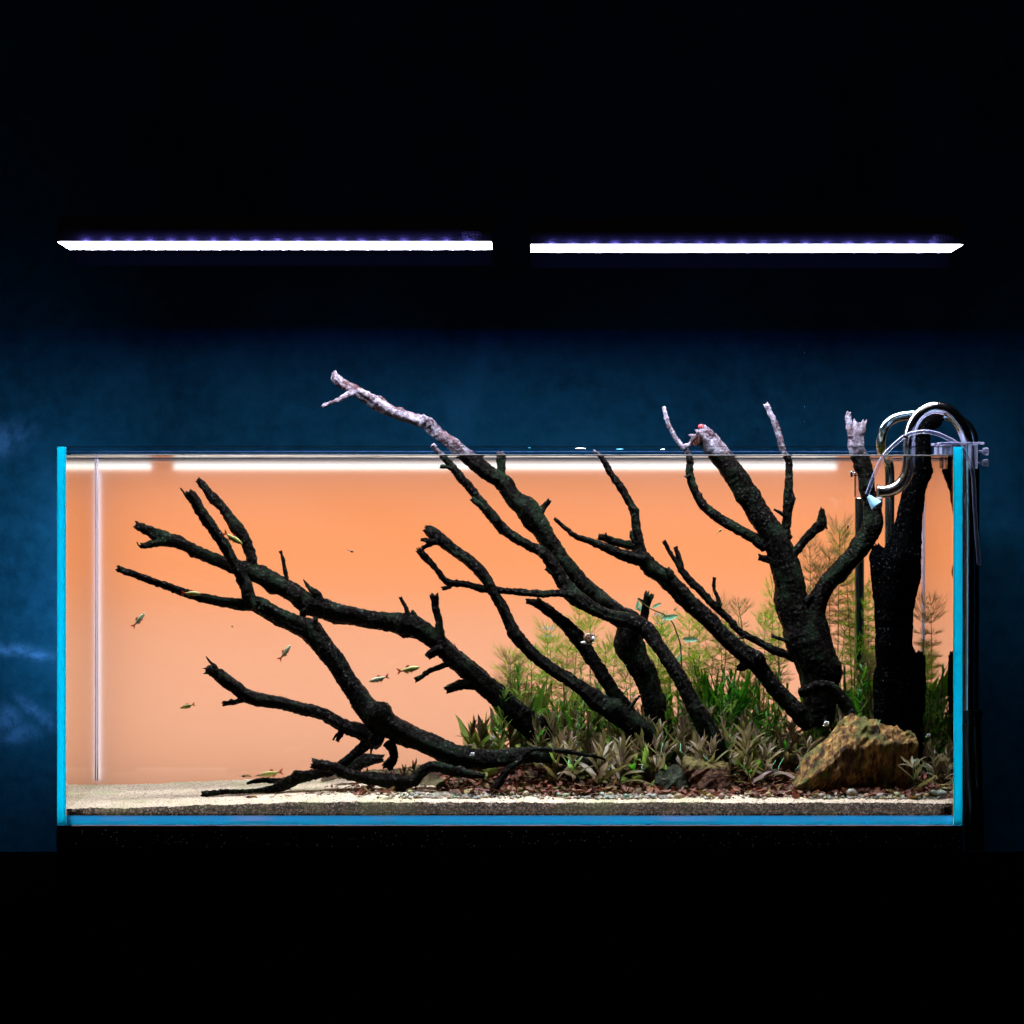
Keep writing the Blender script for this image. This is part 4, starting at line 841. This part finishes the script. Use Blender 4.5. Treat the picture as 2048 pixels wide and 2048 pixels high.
# single plants that stand out
def yroot(px, y, dz=0): p = at_px(px, y); p.z += dz; return p
o = stem_plant(yroot(1832, .06), .036, (-.004, -.004), ['brown', 'brown', 'pink'], .044, 3, 'starry brown plant with long leaves and white roots right of the large rock', el0=-.1)
for dx in (-4, 4, 22, -10):
    a = P(1834 + dx * .4, 1518, .055); b = P(1838 + dx, 1560, .05); vs, fs = tube([(*a, .0006), (*((a + b) / 2 + Vector((.002, 0, 0))), .0006), (*b, .0005)], 5, .01); pl(obj('aerial_root', vs, fs, M['leaf_mint']), o)
stem_plant(yroot(1312, .105), .052, (0, -.01), ['pink'], .036, 3, 'pinkish long leaved plant in front of the middle trunk base', el0=.3)
stem_plant(yroot(1600, .115), .050, (.01, -.01), ['brown', 'pink'], .036, 4, 'plant with a long brown pink leaf just left of the large rock')
for i, (px, h) in enumerate([(1848, .06), (1884, .055)]): stem_plant(yroot(px, .17), h, (0, 0), ['green', 'brown'], .036, 3, ['plant with upright green leaves behind the starry plant', 'plant with upright green leaves touching the right glass'][i], el0=.9)
for i, px in enumerate([745, 775, 800, 832]):
    stem_plant(yroot(px, .12), [.012, .03, .02, .022][i], (R.uniform(-.01, .01), 0), ['pink', 'pink', 'lime'], .024, 4, ['pink curling plant at the left end of the clump under the leaning log', 'tallest pink plant of the clump under the leaning log', 'pink and olive plant behind the low root', 'olive plant at the right end of the clump behind the low root'][i], el0=.4)
for i, (px, h) in enumerate([(896, .012), (918, .018)]):
    stem_plant(yroot(px, .105), h, (0, 0), ['pink'], .014, 3, ['tiny reddish sprig on the litter below the leaning log, left one', 'tiny reddish sprig on the litter below the leaning log, right one'][i])
# white hanging roots under the front plants
rt_ = []
for (a, b, c, d) in [(1208, 1512, 1214, 1535), (1212, 1510, 1219, 1543), (1285, 1527, 1290, 1540), (1326, 1485, 1328, 1515), (1361, 1487, 1370, 1510), (1404, 1497, 1420, 1522), (1552, 1520, 1544, 1544), (1568, 1515, 1556, 1545), (1138, 1520, 1142, 1535), (1636, 1495, 1590, 1540), (1760, 1440, 1757, 1465)]:
    p, q = P(a, b, .1), P(c, d, .085); mid = (p + q) / 2 + Vector((-.003, 0, -.002)); rt_.append(([*p], [*mid], [*q]))
    vs, fs = tube([(*p, .0005), (*mid, .0005), (*q, .0004)], 5, .006); o = obj('hanging_root', vs, fs, M['leaf_mint']); tag(o, 'thin white root hanging down from the plants toward the litter', 'root', 'white roots hanging from the plants')
def bladeplant(px, y, leaves, kind, label):
    root = yroot(px, y); t = empty('grass_plant', root); tag(t, label, 'plant')
    for (tx, ty, ln) in leaves:
        tip = P(tx, ty, y); d_ = tip - root; L_ = d_.length * 1.05; el = math.atan2(d_.z, math.hypot(d_.x, .01)); az = 0 if d_.x > 0 else math.pi
        put_leaf(t, kind, root, az + R.uniform(-.4, .4), el - .1, L_, R.uniform(-.5, .5) + math.pi / 2 * R.choice([0, 1]))
bladeplant(938, .26, [(921, 1452, 1), (948, 1470, 1), (930, 1480, 1)], 'limeblade', 'light green blades at the far left end of the mound, beside the leaning log')
bladeplant(968, .28, [(943, 1424, 1), (972, 1420, 1), (958, 1440, 1), (990, 1430, 1), (1000, 1445, 1)], 'lime', 'lime green leafy plant behind the arching log, left end of the mound')
bladeplant(1035, .3, [(1020, 1370, 1), (1040, 1340, 1), (1055, 1360, 1), (1010, 1400, 1)], 'limeblade', 'lime blades rising at the left of the feathery plants')
bladeplant(1425, .28, [(1398, 1350, 1), (1420, 1320, 1), (1440, 1360, 1), (1452, 1345, 1), (1405, 1390, 1)], 'green', 'broad leaved bright green plant right of the black front branch')
bladeplant(1462, .29, [(1452, 1358, 1), (1470, 1345, 1), (1478, 1325, 1), (1490, 1370, 1), (1440, 1380, 1), (1500, 1350, 1)], 'green', 'dense dark green sword leaved plant below the straight branch')
bladeplant(1516, .3, [(1503, 1212, 1), (1522, 1245, 1), (1535, 1330, 1), (1500, 1330, 1)], 'blade', 'tall dark green blade rising above the thin branch')
bladeplant(1545, .28, [(1540, 1395, 1), (1530, 1410, 1), (1552, 1380, 1)], 'blade', 'bright green short blades under the straight branch')
bladeplant(1690, .24, [(1678, 1338, 1), (1700, 1365, 1), (1715, 1345, 1)], 'green', 'green broad leaves between the forked trunk and the massive trunk')
rb = random.Random(5)
for i, (px, y, kind, n_, hgt_, lab) in enumerate([(1405, .25, 'green', 9, 95, 'bright green broad leaved bush just right of the black front branch'), (1448, .26, 'green', 12, 110, 'dark green broad leaved bush under the straight branch'), (1490, .27, 'green', 10, 95, 'green bush between the straight branch and the thin branch'),
    (1350, .27, 'lime', 8, 80, 'lime green bush behind the middle trunk base'), (1060, .29, 'lime', 9, 95, 'lime green bush behind the two thin middle branches'), (1120, .28, 'lime', 8, 85, 'yellow green bush between the two thin middle branches'), (1200, .28, 'green', 8, 90, 'green bush left of the middle trunk base'),
    (1640, .26, 'green', 9, 85, 'bright green bush right of the forked trunk'), (1700, .27, 'green', 10, 90, 'green bush left of the massive trunk'), (1735, .25, 'lime', 7, 110, 'lime bush touching the massive trunk'), (1866, .25, 'green', 10, 150, 'dark green bush right of the massive trunk'), (1892, .27, 'green', 8, 120, 'dark green bush in the back right corner')]):
    bladeplant(px, y, [(px + rb.uniform(-38, 38), 1448 - hgt_ * rb.uniform(.35, 1.05), 1) for _ in range(n_)], kind, lab)

def feather_mesh(H, top_only, rr, spread=.019):
    """stem with whorls of finely forked needles up to height H"""
    V = []; F = []
    def needle(p, d, L_, w_):
        s_ = d.cross(Vector((rr.uniform(-1, 1), rr.uniform(-1, 1), rr.uniform(-1, 1)))).normalized() * w_; o_ = len(V); q = p + d * L_ + Vector((0, 0, L_ * .12)); m_ = p + d * L_ * .5 - Vector((0, 0, L_ * .03))
        V.extend([p - s_, p + s_, m_ + s_ * .8, m_ - s_ * .8, q]); F.extend([(o_, o_ + 1, o_ + 2, o_ + 3), (o_ + 3, o_ + 2, o_ + 4)]); return m_, q
    z = H * (0.25 if not top_only else .55); ph = 0
    while z < H:
        f_ = z / H; sp = spread * (.62 + .5 * f_) * rr.uniform(.6, 1.2); ph += 1.1
        nn = rr.choice([9, 12, 14])
        for k in range(nn):
            a = 6.283 * k / nn + ph + rr.uniform(-.15, .15); el = -.15 + 1.0 * f_ ** 3 + rr.uniform(-.25, .3)
            d_ = Vector((math.cos(a) * math.cos(el), math.sin(a) * math.cos(el), math.sin(el))); p = Vector((0, 0, z))
            m_, q = needle(p, d_, sp * rr.uniform(.8, 1.15), .00042)
            for s_ in range(7):
                dd = (d_ + Vector((rr.uniform(-.6, .6), rr.uniform(-.6, .6), rr.uniform(-.35, .6)))).normalized(); st = p.lerp(q, rr.uniform(.3, .7)); needle(st, dd, sp * rr.uniform(.35, .6), .00026)
        z += .0125 * rr.uniform(.7, 1.3)
    return V, F
FE = [(1000, 1352, .29, 'g'), (1018, 1330, .3, 'g'), (1040, 1322, .31, 'g'), (1062, 1300, .29, 'g'), (1080, 1350, .3, 'g'), (1096, 1266, .3, 'p'), (1100, 1290, .29, 'g'), (1122, 1330, .31, 'b'), (1135, 1300, .3, 'g'), (1150, 1340, .28, 'b'), (1160, 1212, .31, 'g'), (1180, 1236, .3, 'g'), (1195, 1330, .3, 'b'), (1212, 1302, .3, 'g'), (1232, 1296, .31, 'g'), (1250, 1350, .29, 'b'), (1322, 1240, .3, 'p'), (1330, 1266, .31, 'g'), (1345, 1330, .29, 'g'), (1318, 1350, .3, 'g'), (1378, 1226, .3, 'g'), (1398, 1250, .31, 'g'), (1395, 1310, .3, 'g'), (1436, 1224, .3, 'b'), (1452, 1250, .31, 'g'), (1425, 1310, .29, 'b'), (1478, 1212, .31, 'b'), (1482, 1300, .3, 'g'), (1500, 1350, .3, 'g'), (1530, 1245, .31, 'g'), (1550, 1180, .31, 'g'), (1556, 1220, .3, 'g'), (1540, 1330, .31, 'g'), (1560, 1300, .3, 'b'), (1600, 1200, .31, 'b'), (1620, 1090, .31, 'b'), (1640, 1128, .3, 'b'), (1676, 1050, .31, 'b'), (1690, 1085, .3, 'g'), (1655, 1100, .32, 'b'), (1690, 1240, .3, 'b'), (1704, 1180, .31, 'g'), (1722, 1165, .3, 'g'), (1735, 1215, .28, 'g'), (1728, 1260, .3, 'b'), (1706, 1300, .29, 'g'), (1736, 1310, .28, 'g'), (1720, 1350, .3, 'g'), (1750, 1180, .31, 'g'), (1848, 1208, .29, 'b'), (1862, 1250, .3, 'b'), (1885, 1232, .31, 'b'), (1868, 1300, .28, 'g'), (1895, 1275, .3, 'g'), (1850, 1330, .3, 'g'), (1884, 1340, .29, 'g'), (1896, 1380, .3, 'g')]
for i in range(42):
    FE.append((R.choice([R.uniform(1000, 1260), R.uniform(1300, 1560), R.uniform(1610, 1760), R.uniform(1700, 1760), R.uniform(1845, 1898)]), R.uniform(1300, 1395), R.uniform(.25, .32), R.choice('gggb')))
FL = {'g': 'green', 'b': 'brownish', 'p': 'pale tipped'}
def where(px):
    return ('left of the middle trunk', 'between the middle trunk and the black front branch', 'behind the straight branch', 'between the two arms of the forked trunk', 'between the forked trunk and the massive trunk', 'between the massive trunk and the right glass')[0 if px < 1260 else 1 if px < 1370 else 2 if px < 1570 else 3 if px < 1700 - 15 else 4 if px < 1800 else 5]
for i, (px, py, y, kd) in enumerate(FE):
    rr = random.Random(i * 3 + 1); bx = px + rr.uniform(-22, 22); root = at_px(max(1000, min(1895, bx)), min(y, .325)); root.y = min(y, .318); top = P(px, py, root.y); H = (top - root).length
    t = empty('feathery_plant', root); sz = 'tall' if H > .15 else 'medium' if H > .10 else 'short'; tag(t, '%s %s feathery plant %s' % (sz, FL[kd], where(px)), 'plant', '%s %s feathery plants %s' % (sz, FL[kd], where(px)))
    q = (top - root).to_track_quat('Z', 'Y'); rt3 = q.to_matrix()
    vs, fs = feather_mesh(H, py < 1280 and kd != 'p', rr, .022 if H < .12 else .026)
    AM = rr.uniform(-.014, .014); AP = rr.uniform(0, 1.5)
    def arch(v_): f_ = v_[2] / H; return root + rt3 @ Vector((v_[0] + AM * math.sin(f_ * 3.1 + AP) - AM * math.sin(AP), v_[1], v_[2]))
    pl(obj('foliage', [arch(v_) for v_ in vs], fs, M[{'g': 'feather_green', 'b': 'feather_brown', 'p': 'feather_green'}[kd]], None, False), t)
    if kd == 'p':
        v2, f2 = feather_mesh(.03, False, rr, .014); tt = top - root
        pl(obj('pale_tip', [top + rt3 @ Vector((v_[0], v_[1], v_[2] - .012)) for v_ in v2], f2, M['feather_pale'], None, False), t)
    ps = [(*arch(Vector((0, 0, H * k / 6))), .0010 - .0006 * k / 6) for k in range(7)]
    vs, fs = tube(ps, 5, .02); pl(obj('stem', vs, fs, M['stem']), t)
# mint sprig
yb_ = .165; t = empty('sprig', P(1364, 1325, yb_)); tag(t, 'thin arching sprig with pale mint leaves bending over the middle trunk stub', 'plant')
ps = [(*P(a, b, yb_), r_ * S) for a, b, r_ in [(1364, 1345, 1.8), (1362, 1309, 1.8), (1361, 1290, 1.7), (1354, 1268, 1.6), (1345, 1245, 1.5), (1330, 1230, 1.4), (1312, 1222, 1.3), (1297, 1215, 1.2), (1276, 1198, 1.0)]]
vs, fs = tube(ps, 6, .004); pl(obj('stem', vs, fs, M['stem']), t)
for (a, b, dx, dy, ln) in [(1304, 1216, 20, -8, 22), (1322, 1238, 36, -4, 37), (1364, 1278, 34, 3, 34), (1277, 1200, -8, 14, 22), (1277, 1204, 3, 16, 20), (1352, 1330, 10, -22, 24), (1270, 1214, 12, 8, 16)]:
    o = put_leaf(t, 'mint', P(a, b, yb_), 0, math.atan2(-dy, dx), ln * S, R.uniform(.9, 1.5))
# small bright flecks: pearling leaves
for (a, b) in [(1098, 1350), (1115, 1337), (1262, 1392), (1467, 1419), (1552, 1452), (1560, 1440), (1247, 1335)]:
    y = .2; t = empty('small_leaf', P(a, b, y)); 
    o = link('small_leaf', LV['mint'][0]); bpy.data.objects.remove(t); o.location = P(a, b, y); o.scale = (10 * S,) * 3; o.rotation_euler = (R.uniform(0, 2), R.uniform(-1, 0), R.uniform(0, 1)); tag(o, 'small loose mint coloured leaf caught among the brown plants', 'leaf', 'loose mint leaves among the plants')

# ---------------------------------------------------------------- animals
def ell(cx, cy, cz, rx, ry, rz, n=10, m=8):
    v = []; f = []
    for i in range(m + 1):
        a = math.pi * i / m
        for k in range(n): b = 6.283 * k / n; v.append((cx + rx * math.cos(a), cy + ry * math.sin(a) * math.cos(b), cz + rz * math.sin(a) * math.sin(b)))
    for i in range(m):
        for k in range(n): a = i * n + k; b = i * n + (k + 1) % n; f.append((a, b, b + n, a + n))
    return v, f
def fish(hx, hy, tx, ty, y, label, body='fish_yellow', yaw=0.0, deep=1.0):
    a, b = P(hx, hy, y), P(tx, ty, y); L_ = (a - b).length / max(.3, math.cos(yaw)); c0 = (a + b) / 2; d_ = (a - b).normalized()
    t = empty('fish', (0, 0, 0)); tag(t, label, 'fish')
    # profile head at +.5
    prof = [(.5, .005, .004), (.46, .035, .03), (.38, .075, .05), (.25, .11, .062), (.1, .125, .06), (-.05, .10, .05), (-.2, .06, .03), (-.3, .038, .018), (-.33, .032, .012)]
    v = []; f = []; n = 12
    for (x, h, w_) in prof:
        for k in range(n): q = 6.283 * k / n; v.append((x, w_ * math.cos(q), h * deep * math.sin(q) - .01))
    for i in range(len(prof) - 1):
        for k in range(n): p = i * n + k; p2 = i * n + (k + 1) % n; f.append((p, p2, p2 + n, p + n))
    f.append(tuple(range(n))[::-1]); f.append(tuple(len(v) - n + k for k in range(n)))
    obj('body', v, f, M[body], t)
    def fin(name, pts, mat):
        vv = [(x, -.004, z) for x, z in pts] + [(x, .004, z) for x, z in pts]; n_ = len(pts)
        obj(name, vv, [tuple(range(n_)), tuple(range(n_, 2 * n_))[::-1]] + [(k, k + n_, (k + 1) % n_ + n_, (k + 1) % n_) for k in range(n_)], M[mat], t, False)
    fin('tail_fin', [(-.31, .02), (-.42, .10), (-.52, .15), (-.45, .02), (-.40, 0), (-.45, -.03), (-.52, -.15), (-.42, -.10), (-.31, -.03)], 'fin_red')
    fin('dorsal_fin', [(.08, .105 * deep), (.02, .19), (-.08, .15), (-.10, .08)], 'fin_red')
    fin('anal_fin', [(0, -.11 * deep), (-.04, -.19), (-.16, -.13), (-.22, -.06)], 'fin_amber'); fin('pelvic_fin', [(.16, -.12 * deep), (.10, -.19), (.06, -.12)], 'fin_red')
    for s_ in (-1, 1): v, f = ell(.40, s_ * .042, .02, .022, .01, .022, 8, 6); obj('eye', v, f, M['eye_black'], t)
    fin('stripe', [(-.1, -.006), (-.1, .012), (-.34, .008), (-.34, -.012)], 'eye_black')
    t.scale = (L_,) * 3; t.location = c0
    ang = math.atan2(d_.z, abs(d_.x)); flip = d_.x < 0
    t.rotation_euler = (Matrix.Rotation((math.pi if flip else 0) + yaw, 3, 'Z') @ Matrix.Rotation(-ang, 3, 'Y')).to_euler()
fish(485, 1088, 447, 1064, .07, 'orange red finned fish between the two raised arms at the upper left')
fish(402, 1187, 362, 1186, .06, 'amber fish in front of the lowest left arm'); fish(289, 1226, 265, 1254, .1, 'small fish with bright red tail climbing near the left glass', 'fish_silver', .3)
fish(581, 1290, 558, 1320, .1, 'pale silver green fish swimming steeply upward right of the left logs', 'fish_silver', .2)
fish(360, 1416, 390, 1408, .15, 'small olive fish low in the open water at the left'); fish(738, 1363, 778, 1352, .08, 'pinkish silver fish heading left between the two logs', 'fish_silver')
fish(840, 1334, 794, 1343, .09, 'yellow green fish with dark tail base, right one between the two logs'); fish(520, 1550, 566, 1543, .10, 'yellow fish just above the root lying on the sand')
def fry(x, y_, dx, dy, y, label, dark=True):
    a = P(x, y_, y); b = P(x + dx, y_ + dy, y); vs, fs = tube([(*a, .0004), (*a.lerp(b, .12), .0014), (*a.lerp(b, .3), .0013), (*a.lerp(b, .5), .0005), (*b, .0002)], 8, .0006)
    tag(obj('fry', vs, fs, M['shrimp_dark'] if dark else M['fish_yellow']), label, 'young fish')
fry(707, 1104, -15, -5, .1, 'tiny dark baby fish alone in the open water above the arching log'); fry(1443, 1058, -11, 13, .1, 'tiny greenish baby fish below the curved arm of the forked trunk', False)
fry(1348, 1221, 8, -8, .1, 'tiny dark baby fish right of the mint sprig'); fry(463, 1252, 4, 3, .1, 'minute dark speck of a baby fish under the lowest left arm'); fry(1696, 1050, 0, 16, .1, 'tiny dark baby fish near the feathery tops at the forked trunk')
fry(910, 1291, -3, -5, .1, 'minute dark baby fish right of the tall stub of the arching log'); fry(1419, 1224, -5, -16, .1, 'tiny dark baby fish behind the straight branch')
def shrimp(px, py, ln, face, label, wall=False, y=None):
    y = y or y_for(px, py + 2); t = empty('shrimp', P(px, py, y)); tag(t, label, 'shrimp'); k = ln * k_(y); g = face
    c0 = P(px, py, y)
    def q(u, w_): return c0 + Vector((-g * u * k, 0, w_ * k))
    vs, fs = tube([(*q(-.45, -.02), .02 * k), (*q(-.3, .03), .10 * k), (*q(-.1, .09), .12 * k), (*q(.1, .10), .10 * k), (*q(.3, .03), .07 * k), (*q(.42, -.08), .04 * k)], 8, .0006); pl(obj('body', vs, fs, M['shrimp_amber']), t)
    vs, fs = tube([(*q(-.5, .0), .01 * k), (*q(-.38, .02), .10 * k), (*q(-.22, .05), .11 * k), (*q(-.15, .06), .04 * k)], 8, .0006); pl(obj('head', [Vector(v_) + Vector((0, -.0004, .0001)) for v_ in vs], fs, M['shrimp_dark']), t)
    for s_ in (.5, .8): vs, fs = tube([(*q(-.45, .02), .012 * k), (*q(-.6 * s_ - .25, .08), .01 * k), (*q(-.9 * s_ - .1, .04), .006 * k)], 4, .001); pl(obj('antenna', vs, fs, M['shrimp_dark']), t)
    for u in (-.2, -.1, 0, .1, .2): vs, fs = tube([(*q(u, .02), .012 * k), (*q(u - .05, -.15), .008 * k)], 4, .001); pl(obj('leg', vs, fs, M['shrimp_amber']), t)
shrimp(494, 1553, 22, -1, 'amber shrimp on the back edge of the sand left of the yellow fish'); shrimp(518, 1552, 16, 1, 'small dark headed shrimp between the other shrimp and the yellow fish', y=.14)
shrimp(438, 1567, 20, 1, 'amber shrimp on the sand behind the thin end of the root'); shrimp(505, 1595, 26, -1, 'amber shrimp on the sand in front of the root'); shrimp(222, 1577, 26, 1, 'translucent shrimp on the sand near the left glass')
shrimp(178, 1576, 8, 1, 'tiny brown shrimp beside the left glass'); shrimp(290, 1587, 6, 1, 'tiny brown dot of a shrimp on the open sand at the left')
def snail(px, py, r, y, label, mats=('snail_brown', 'snail_white'), tilt=.5):
    t = empty('snail', P(px, py, y)); tag(t, label, 'snail'); k = r * k_(y); pts = []
    for i in range(40):
        f_ = i / 39; a = f_ * 4.2 * math.pi; rr_ = (.05 + .55 * f_ ** 1.4); pts.append((rr_ * math.cos(a), -.5 * (1 - f_), rr_ * math.sin(a), .05 + .42 * f_ ** 1.3))
    rot = Matrix.Rotation(tilt, 3, 'Z'); pp = [(*(P(px, py, y) + rot @ Vector(p[:3]) * k), p[3] * k) for p in pts]; vs, fs = tube(pp, 10, .0008); pl(obj('shell', vs, fs, M[mats[0]]), t)
    v, f = ell(0, 0, 0, .9, .5, .25); pl(obj('foot', [P(px, py, y) + Vector(q) * k + Vector((-.1 * k, .3 * k, -.75 * k)) for q in v], f, M[mats[1]]), t)
    v, f = ell(0, 0, 0, .24, .1, .32); pl(obj('shell_spot', [P(px, py, y) + rot @ (Vector(q) * k + Vector((.45 * k, -.62 * k, -.2 * k))) for q in v], f, M['snail_white']), t)
snail(1176, 1274, 15, .14, 'brown and white banded snail clinging to the right side of the thin middle branch'); snail(944, 1507, 5, .09, 'small pale round snail on top of the leaning log', ('snail_white', 'snail_white'))
snail(1652, 1446, 7, .12, 'small white snail among the plants above the large rock', ('snail_white', 'snail_white')); snail(1856, 1470, 5, .1, 'tiny white snail on the starry plant', ('snail_white', 'snail_white'))

# ---------------------------------------------------------------- filter pipes, hose, clamp
def pipe(name, pts, y, w_, mat, parent=None, seg=20, caps=True):
    q = [(*P(p[0], p[1], p[2] if len(p) > 2 else y), w_ / 2 * k_(y)) for p in pts]; vs, fs = tube(q, seg, .002, caps); o = obj(name, vs, fs, M[mat])
    if parent: pl(o, parent)
    return o
lp = empty('outflow_pipe', P(1934, 1420, .1)); tag(lp, 'large polished steel outflow pipe hooked over the right end of the tank', 'pipe')
pipe('pipe', [(1756, 983), (1770, 983), (1786, 979), (1801, 969), (1812, 952), (1817, 930), (1818, 905), (1819, 875), (1825, 850), (1838, 830), (1856, 818), (1874, 815), (1896, 821), (1914, 838), (1927, 860), (1934, 886), (1936, 930), (1937, 1000), (1937, 1200), (1936, 1424)], .10, 25, 'chrome', lp)
pipe('outlet_rim', [(1754, 983), (1759, 983)], .10, 28, 'chrome', lp)
ip = empty('intake_pipe', P(1946, 1420, .19)); tag(ip, 'slimmer steel intake pipe behind the big one, going down beside the massive trunk', 'pipe')
pipe('pipe', [(1779, 1330, .27), (1779, 1200, .27), (1779, 1050, .27), (1779, 940, .27), (1770, 916, .25), (1763, 900, .22), (1762, 880, .2), (1768, 856, .19), (1782, 840, .19), (1802, 832, .19), (1830, 829, .19), (1880, 829, .19), (1915, 838, .19), (1938, 856, .19), (1948, 885), (1949, 950), (1949, 1200), (1948, 1424)], .19, 20, 'chrome_teal', ip)
st = empty('surface_skimmer', P(1719, 1340, .27)); tag(st, 'upright steel tube with a clear glass top behind the right arm of the forked trunk', 'skimmer')
pipe('tube', [(1719, 1340), (1719, 1200), (1719, 996)], .27, 19, 'chrome_teal', st); pipe('glass_top', [(1717, 994), (1717, 960), (1717, 922)], .27, 17, 'clear_plastic', st); pipe('glass_joint', [(1704, 947), (1716, 947)], .27, 10, 'clear_plastic', st); pipe('ring', [(1703, 942), (1703, 954)], .27, 5, 'chrome_teal', st)
ho = empty('air_hose', P(1946, 1005, .06)); tag(ho, 'thin clear plastic hose arching over the tank rim in front of the steel pipes', 'hose')
pipe('hose', [(1734, 989), (1745, 960), (1758, 928), (1771, 907), (1790, 888), (1811, 872), (1837, 864), (1864, 865), (1890, 874), (1917, 890), (1935, 914), (1946, 952), (1949, 1010), (1954, 1080), (1958, 1130)], .06, 8.5, 'milky_plastic', ho, 12)
pipe('band', [(1807, 871), (1816, 876)], .058, 6, 'black_rubber', ho, 10)
for k_s in (1,):
    a = P(1737, 992, .06); v = []; f = []; axd = Vector((18, -6, -22)).normalized(); u_ = axd.orthogonal().normalized(); w2 = axd.cross(u_); prof = [(0, 5), (4, 7), (9, 9), (15, 12), (22, 15), (26, 16)]
    for (d_, r_) in prof:
        for k in range(16): q = 6.283 * k / 16; v.append(a + axd * d_ * S + (u_ * math.cos(q) + w2 * math.sin(q)) * r_ * S * .8)
    for i in range(len(prof) - 1):
        for k in range(16): p = i * 16 + k; p2 = i * 16 + (k + 1) % 16; f.append((p, p2, p2 + 16, p + 16))
    f.append(tuple(range(16))[::-1]); SCUP = obj('suction_cup', v, f, M['suction_blue']); tag(SCUP, 'pale blue suction cup at the lower end of the clear hose', 'suction cup')
    pipe('rubber_foot', [(1752, 1004), (1764, 1004)], .075, 22, 'black_rubber').parent = SCUP
cl = empty('pipe_clamp', P(1925, 900, .1)); tag(cl, 'clear acrylic clamp with two screws holding the pipes on the right glass', 'clamp')
def cbox(n_, a, b, c_, d_, y0_, y1_, mat='milky_plastic'): pl(box(n_, (X(a, y0_), X(b, y0_), y0_, y1_, Z(d_, y0_), Z(c_, y0_)), M[mat], bevel=.0008), cl)
cbox('plate', 1881, 1969, 884, 889, .05, .16); cbox('block', 1884, 1904, 890, 909, .06, .15); cbox('block', 1942, 1956, 890, 937, .06, .15); cbox('foot', 1886, 1890, 912, 937, .08, .12, 'clear_plastic')
for zc in (903, 926):
    pl(pipe('screw_shaft', [(1957, zc), (1966, zc)], .09, 5, 'milky_plastic'), cl); vs, fs = tube([(*P(1965, zc, .09), 6 * S), (*P(1970, zc, .09), 8 * S), (*P(1975, zc, .09), 8 * S), (*P(1977, zc, .09), 6 * S)], 8, .001); pl(obj('screw_knob', vs, fs, M['milky_plastic'], None, False), cl)
for i, (a, w_, y, lab) in enumerate([(1936, 22, .10, 'dark rubber hose below the large outflow pipe outside the right glass'), (1951, 22, .19, 'dark rubber hose below the slim intake pipe outside the right glass')]):
    t = empty('hose', P(a, 1424, y)); tag(t, lab, 'hose'); pipe('hose', [(a, 1432), (a + 1, 1500), (a + 5, 1600), (a + 7, 1700)], y, w_, 'black_rubber', t, 16)
    pipe('connector', [(a, 1420), (a, 1436)], y, w_ + 7, 'black_rubber', t, 16); pipe('ring', [(a, 1446), (a, 1450)], y, w_ + 2, 'black_rubber', t, 16)
# thin thread with droplets left of the steel pipes
t = empty('thread', P(1608, 760, .42)); tag(t, 'hair thin hanging thread with tiny bright droplets in front of the blue wall', 'thread')
vs, fs = tube([(*P(1609, 300, .42), .00012), (*P(1609, 905, .42), .00012)], 4, .1); pl(obj('thread', vs, fs, M['clear_plastic']), t)
for py in (621, 637, 706, 733, 766, 776, 812, 818, 842): v, f = ell(0, 0, 0, 1.0 * S, 1.0 * S, 1.3 * S); pl(obj('droplet', [P(1609 + R.uniform(-.6, .6), py, .42) + Vector(q) for q in v], f, M['clear_plastic']), t)
# bits floating at the water line
for i, (a, b, w_) in enumerate([(1059, 894, 5), (1161, 896, 20), (1240, 897, 15), (1326, 898, 9)]):
    v, f = ell(0, 0, 0, w_ / 2 * S, .0015, .0008); o = obj('water_drop', [Vector(q) for q in v], f, M['clear_plastic'] if i % 2 else M['chamfer']); o.location = (X(a), .0112, Z(b) - .0006); tag(o, 'small bright water drop on the glass just above the water line', 'water drop', 'water drops along the top of the glass')
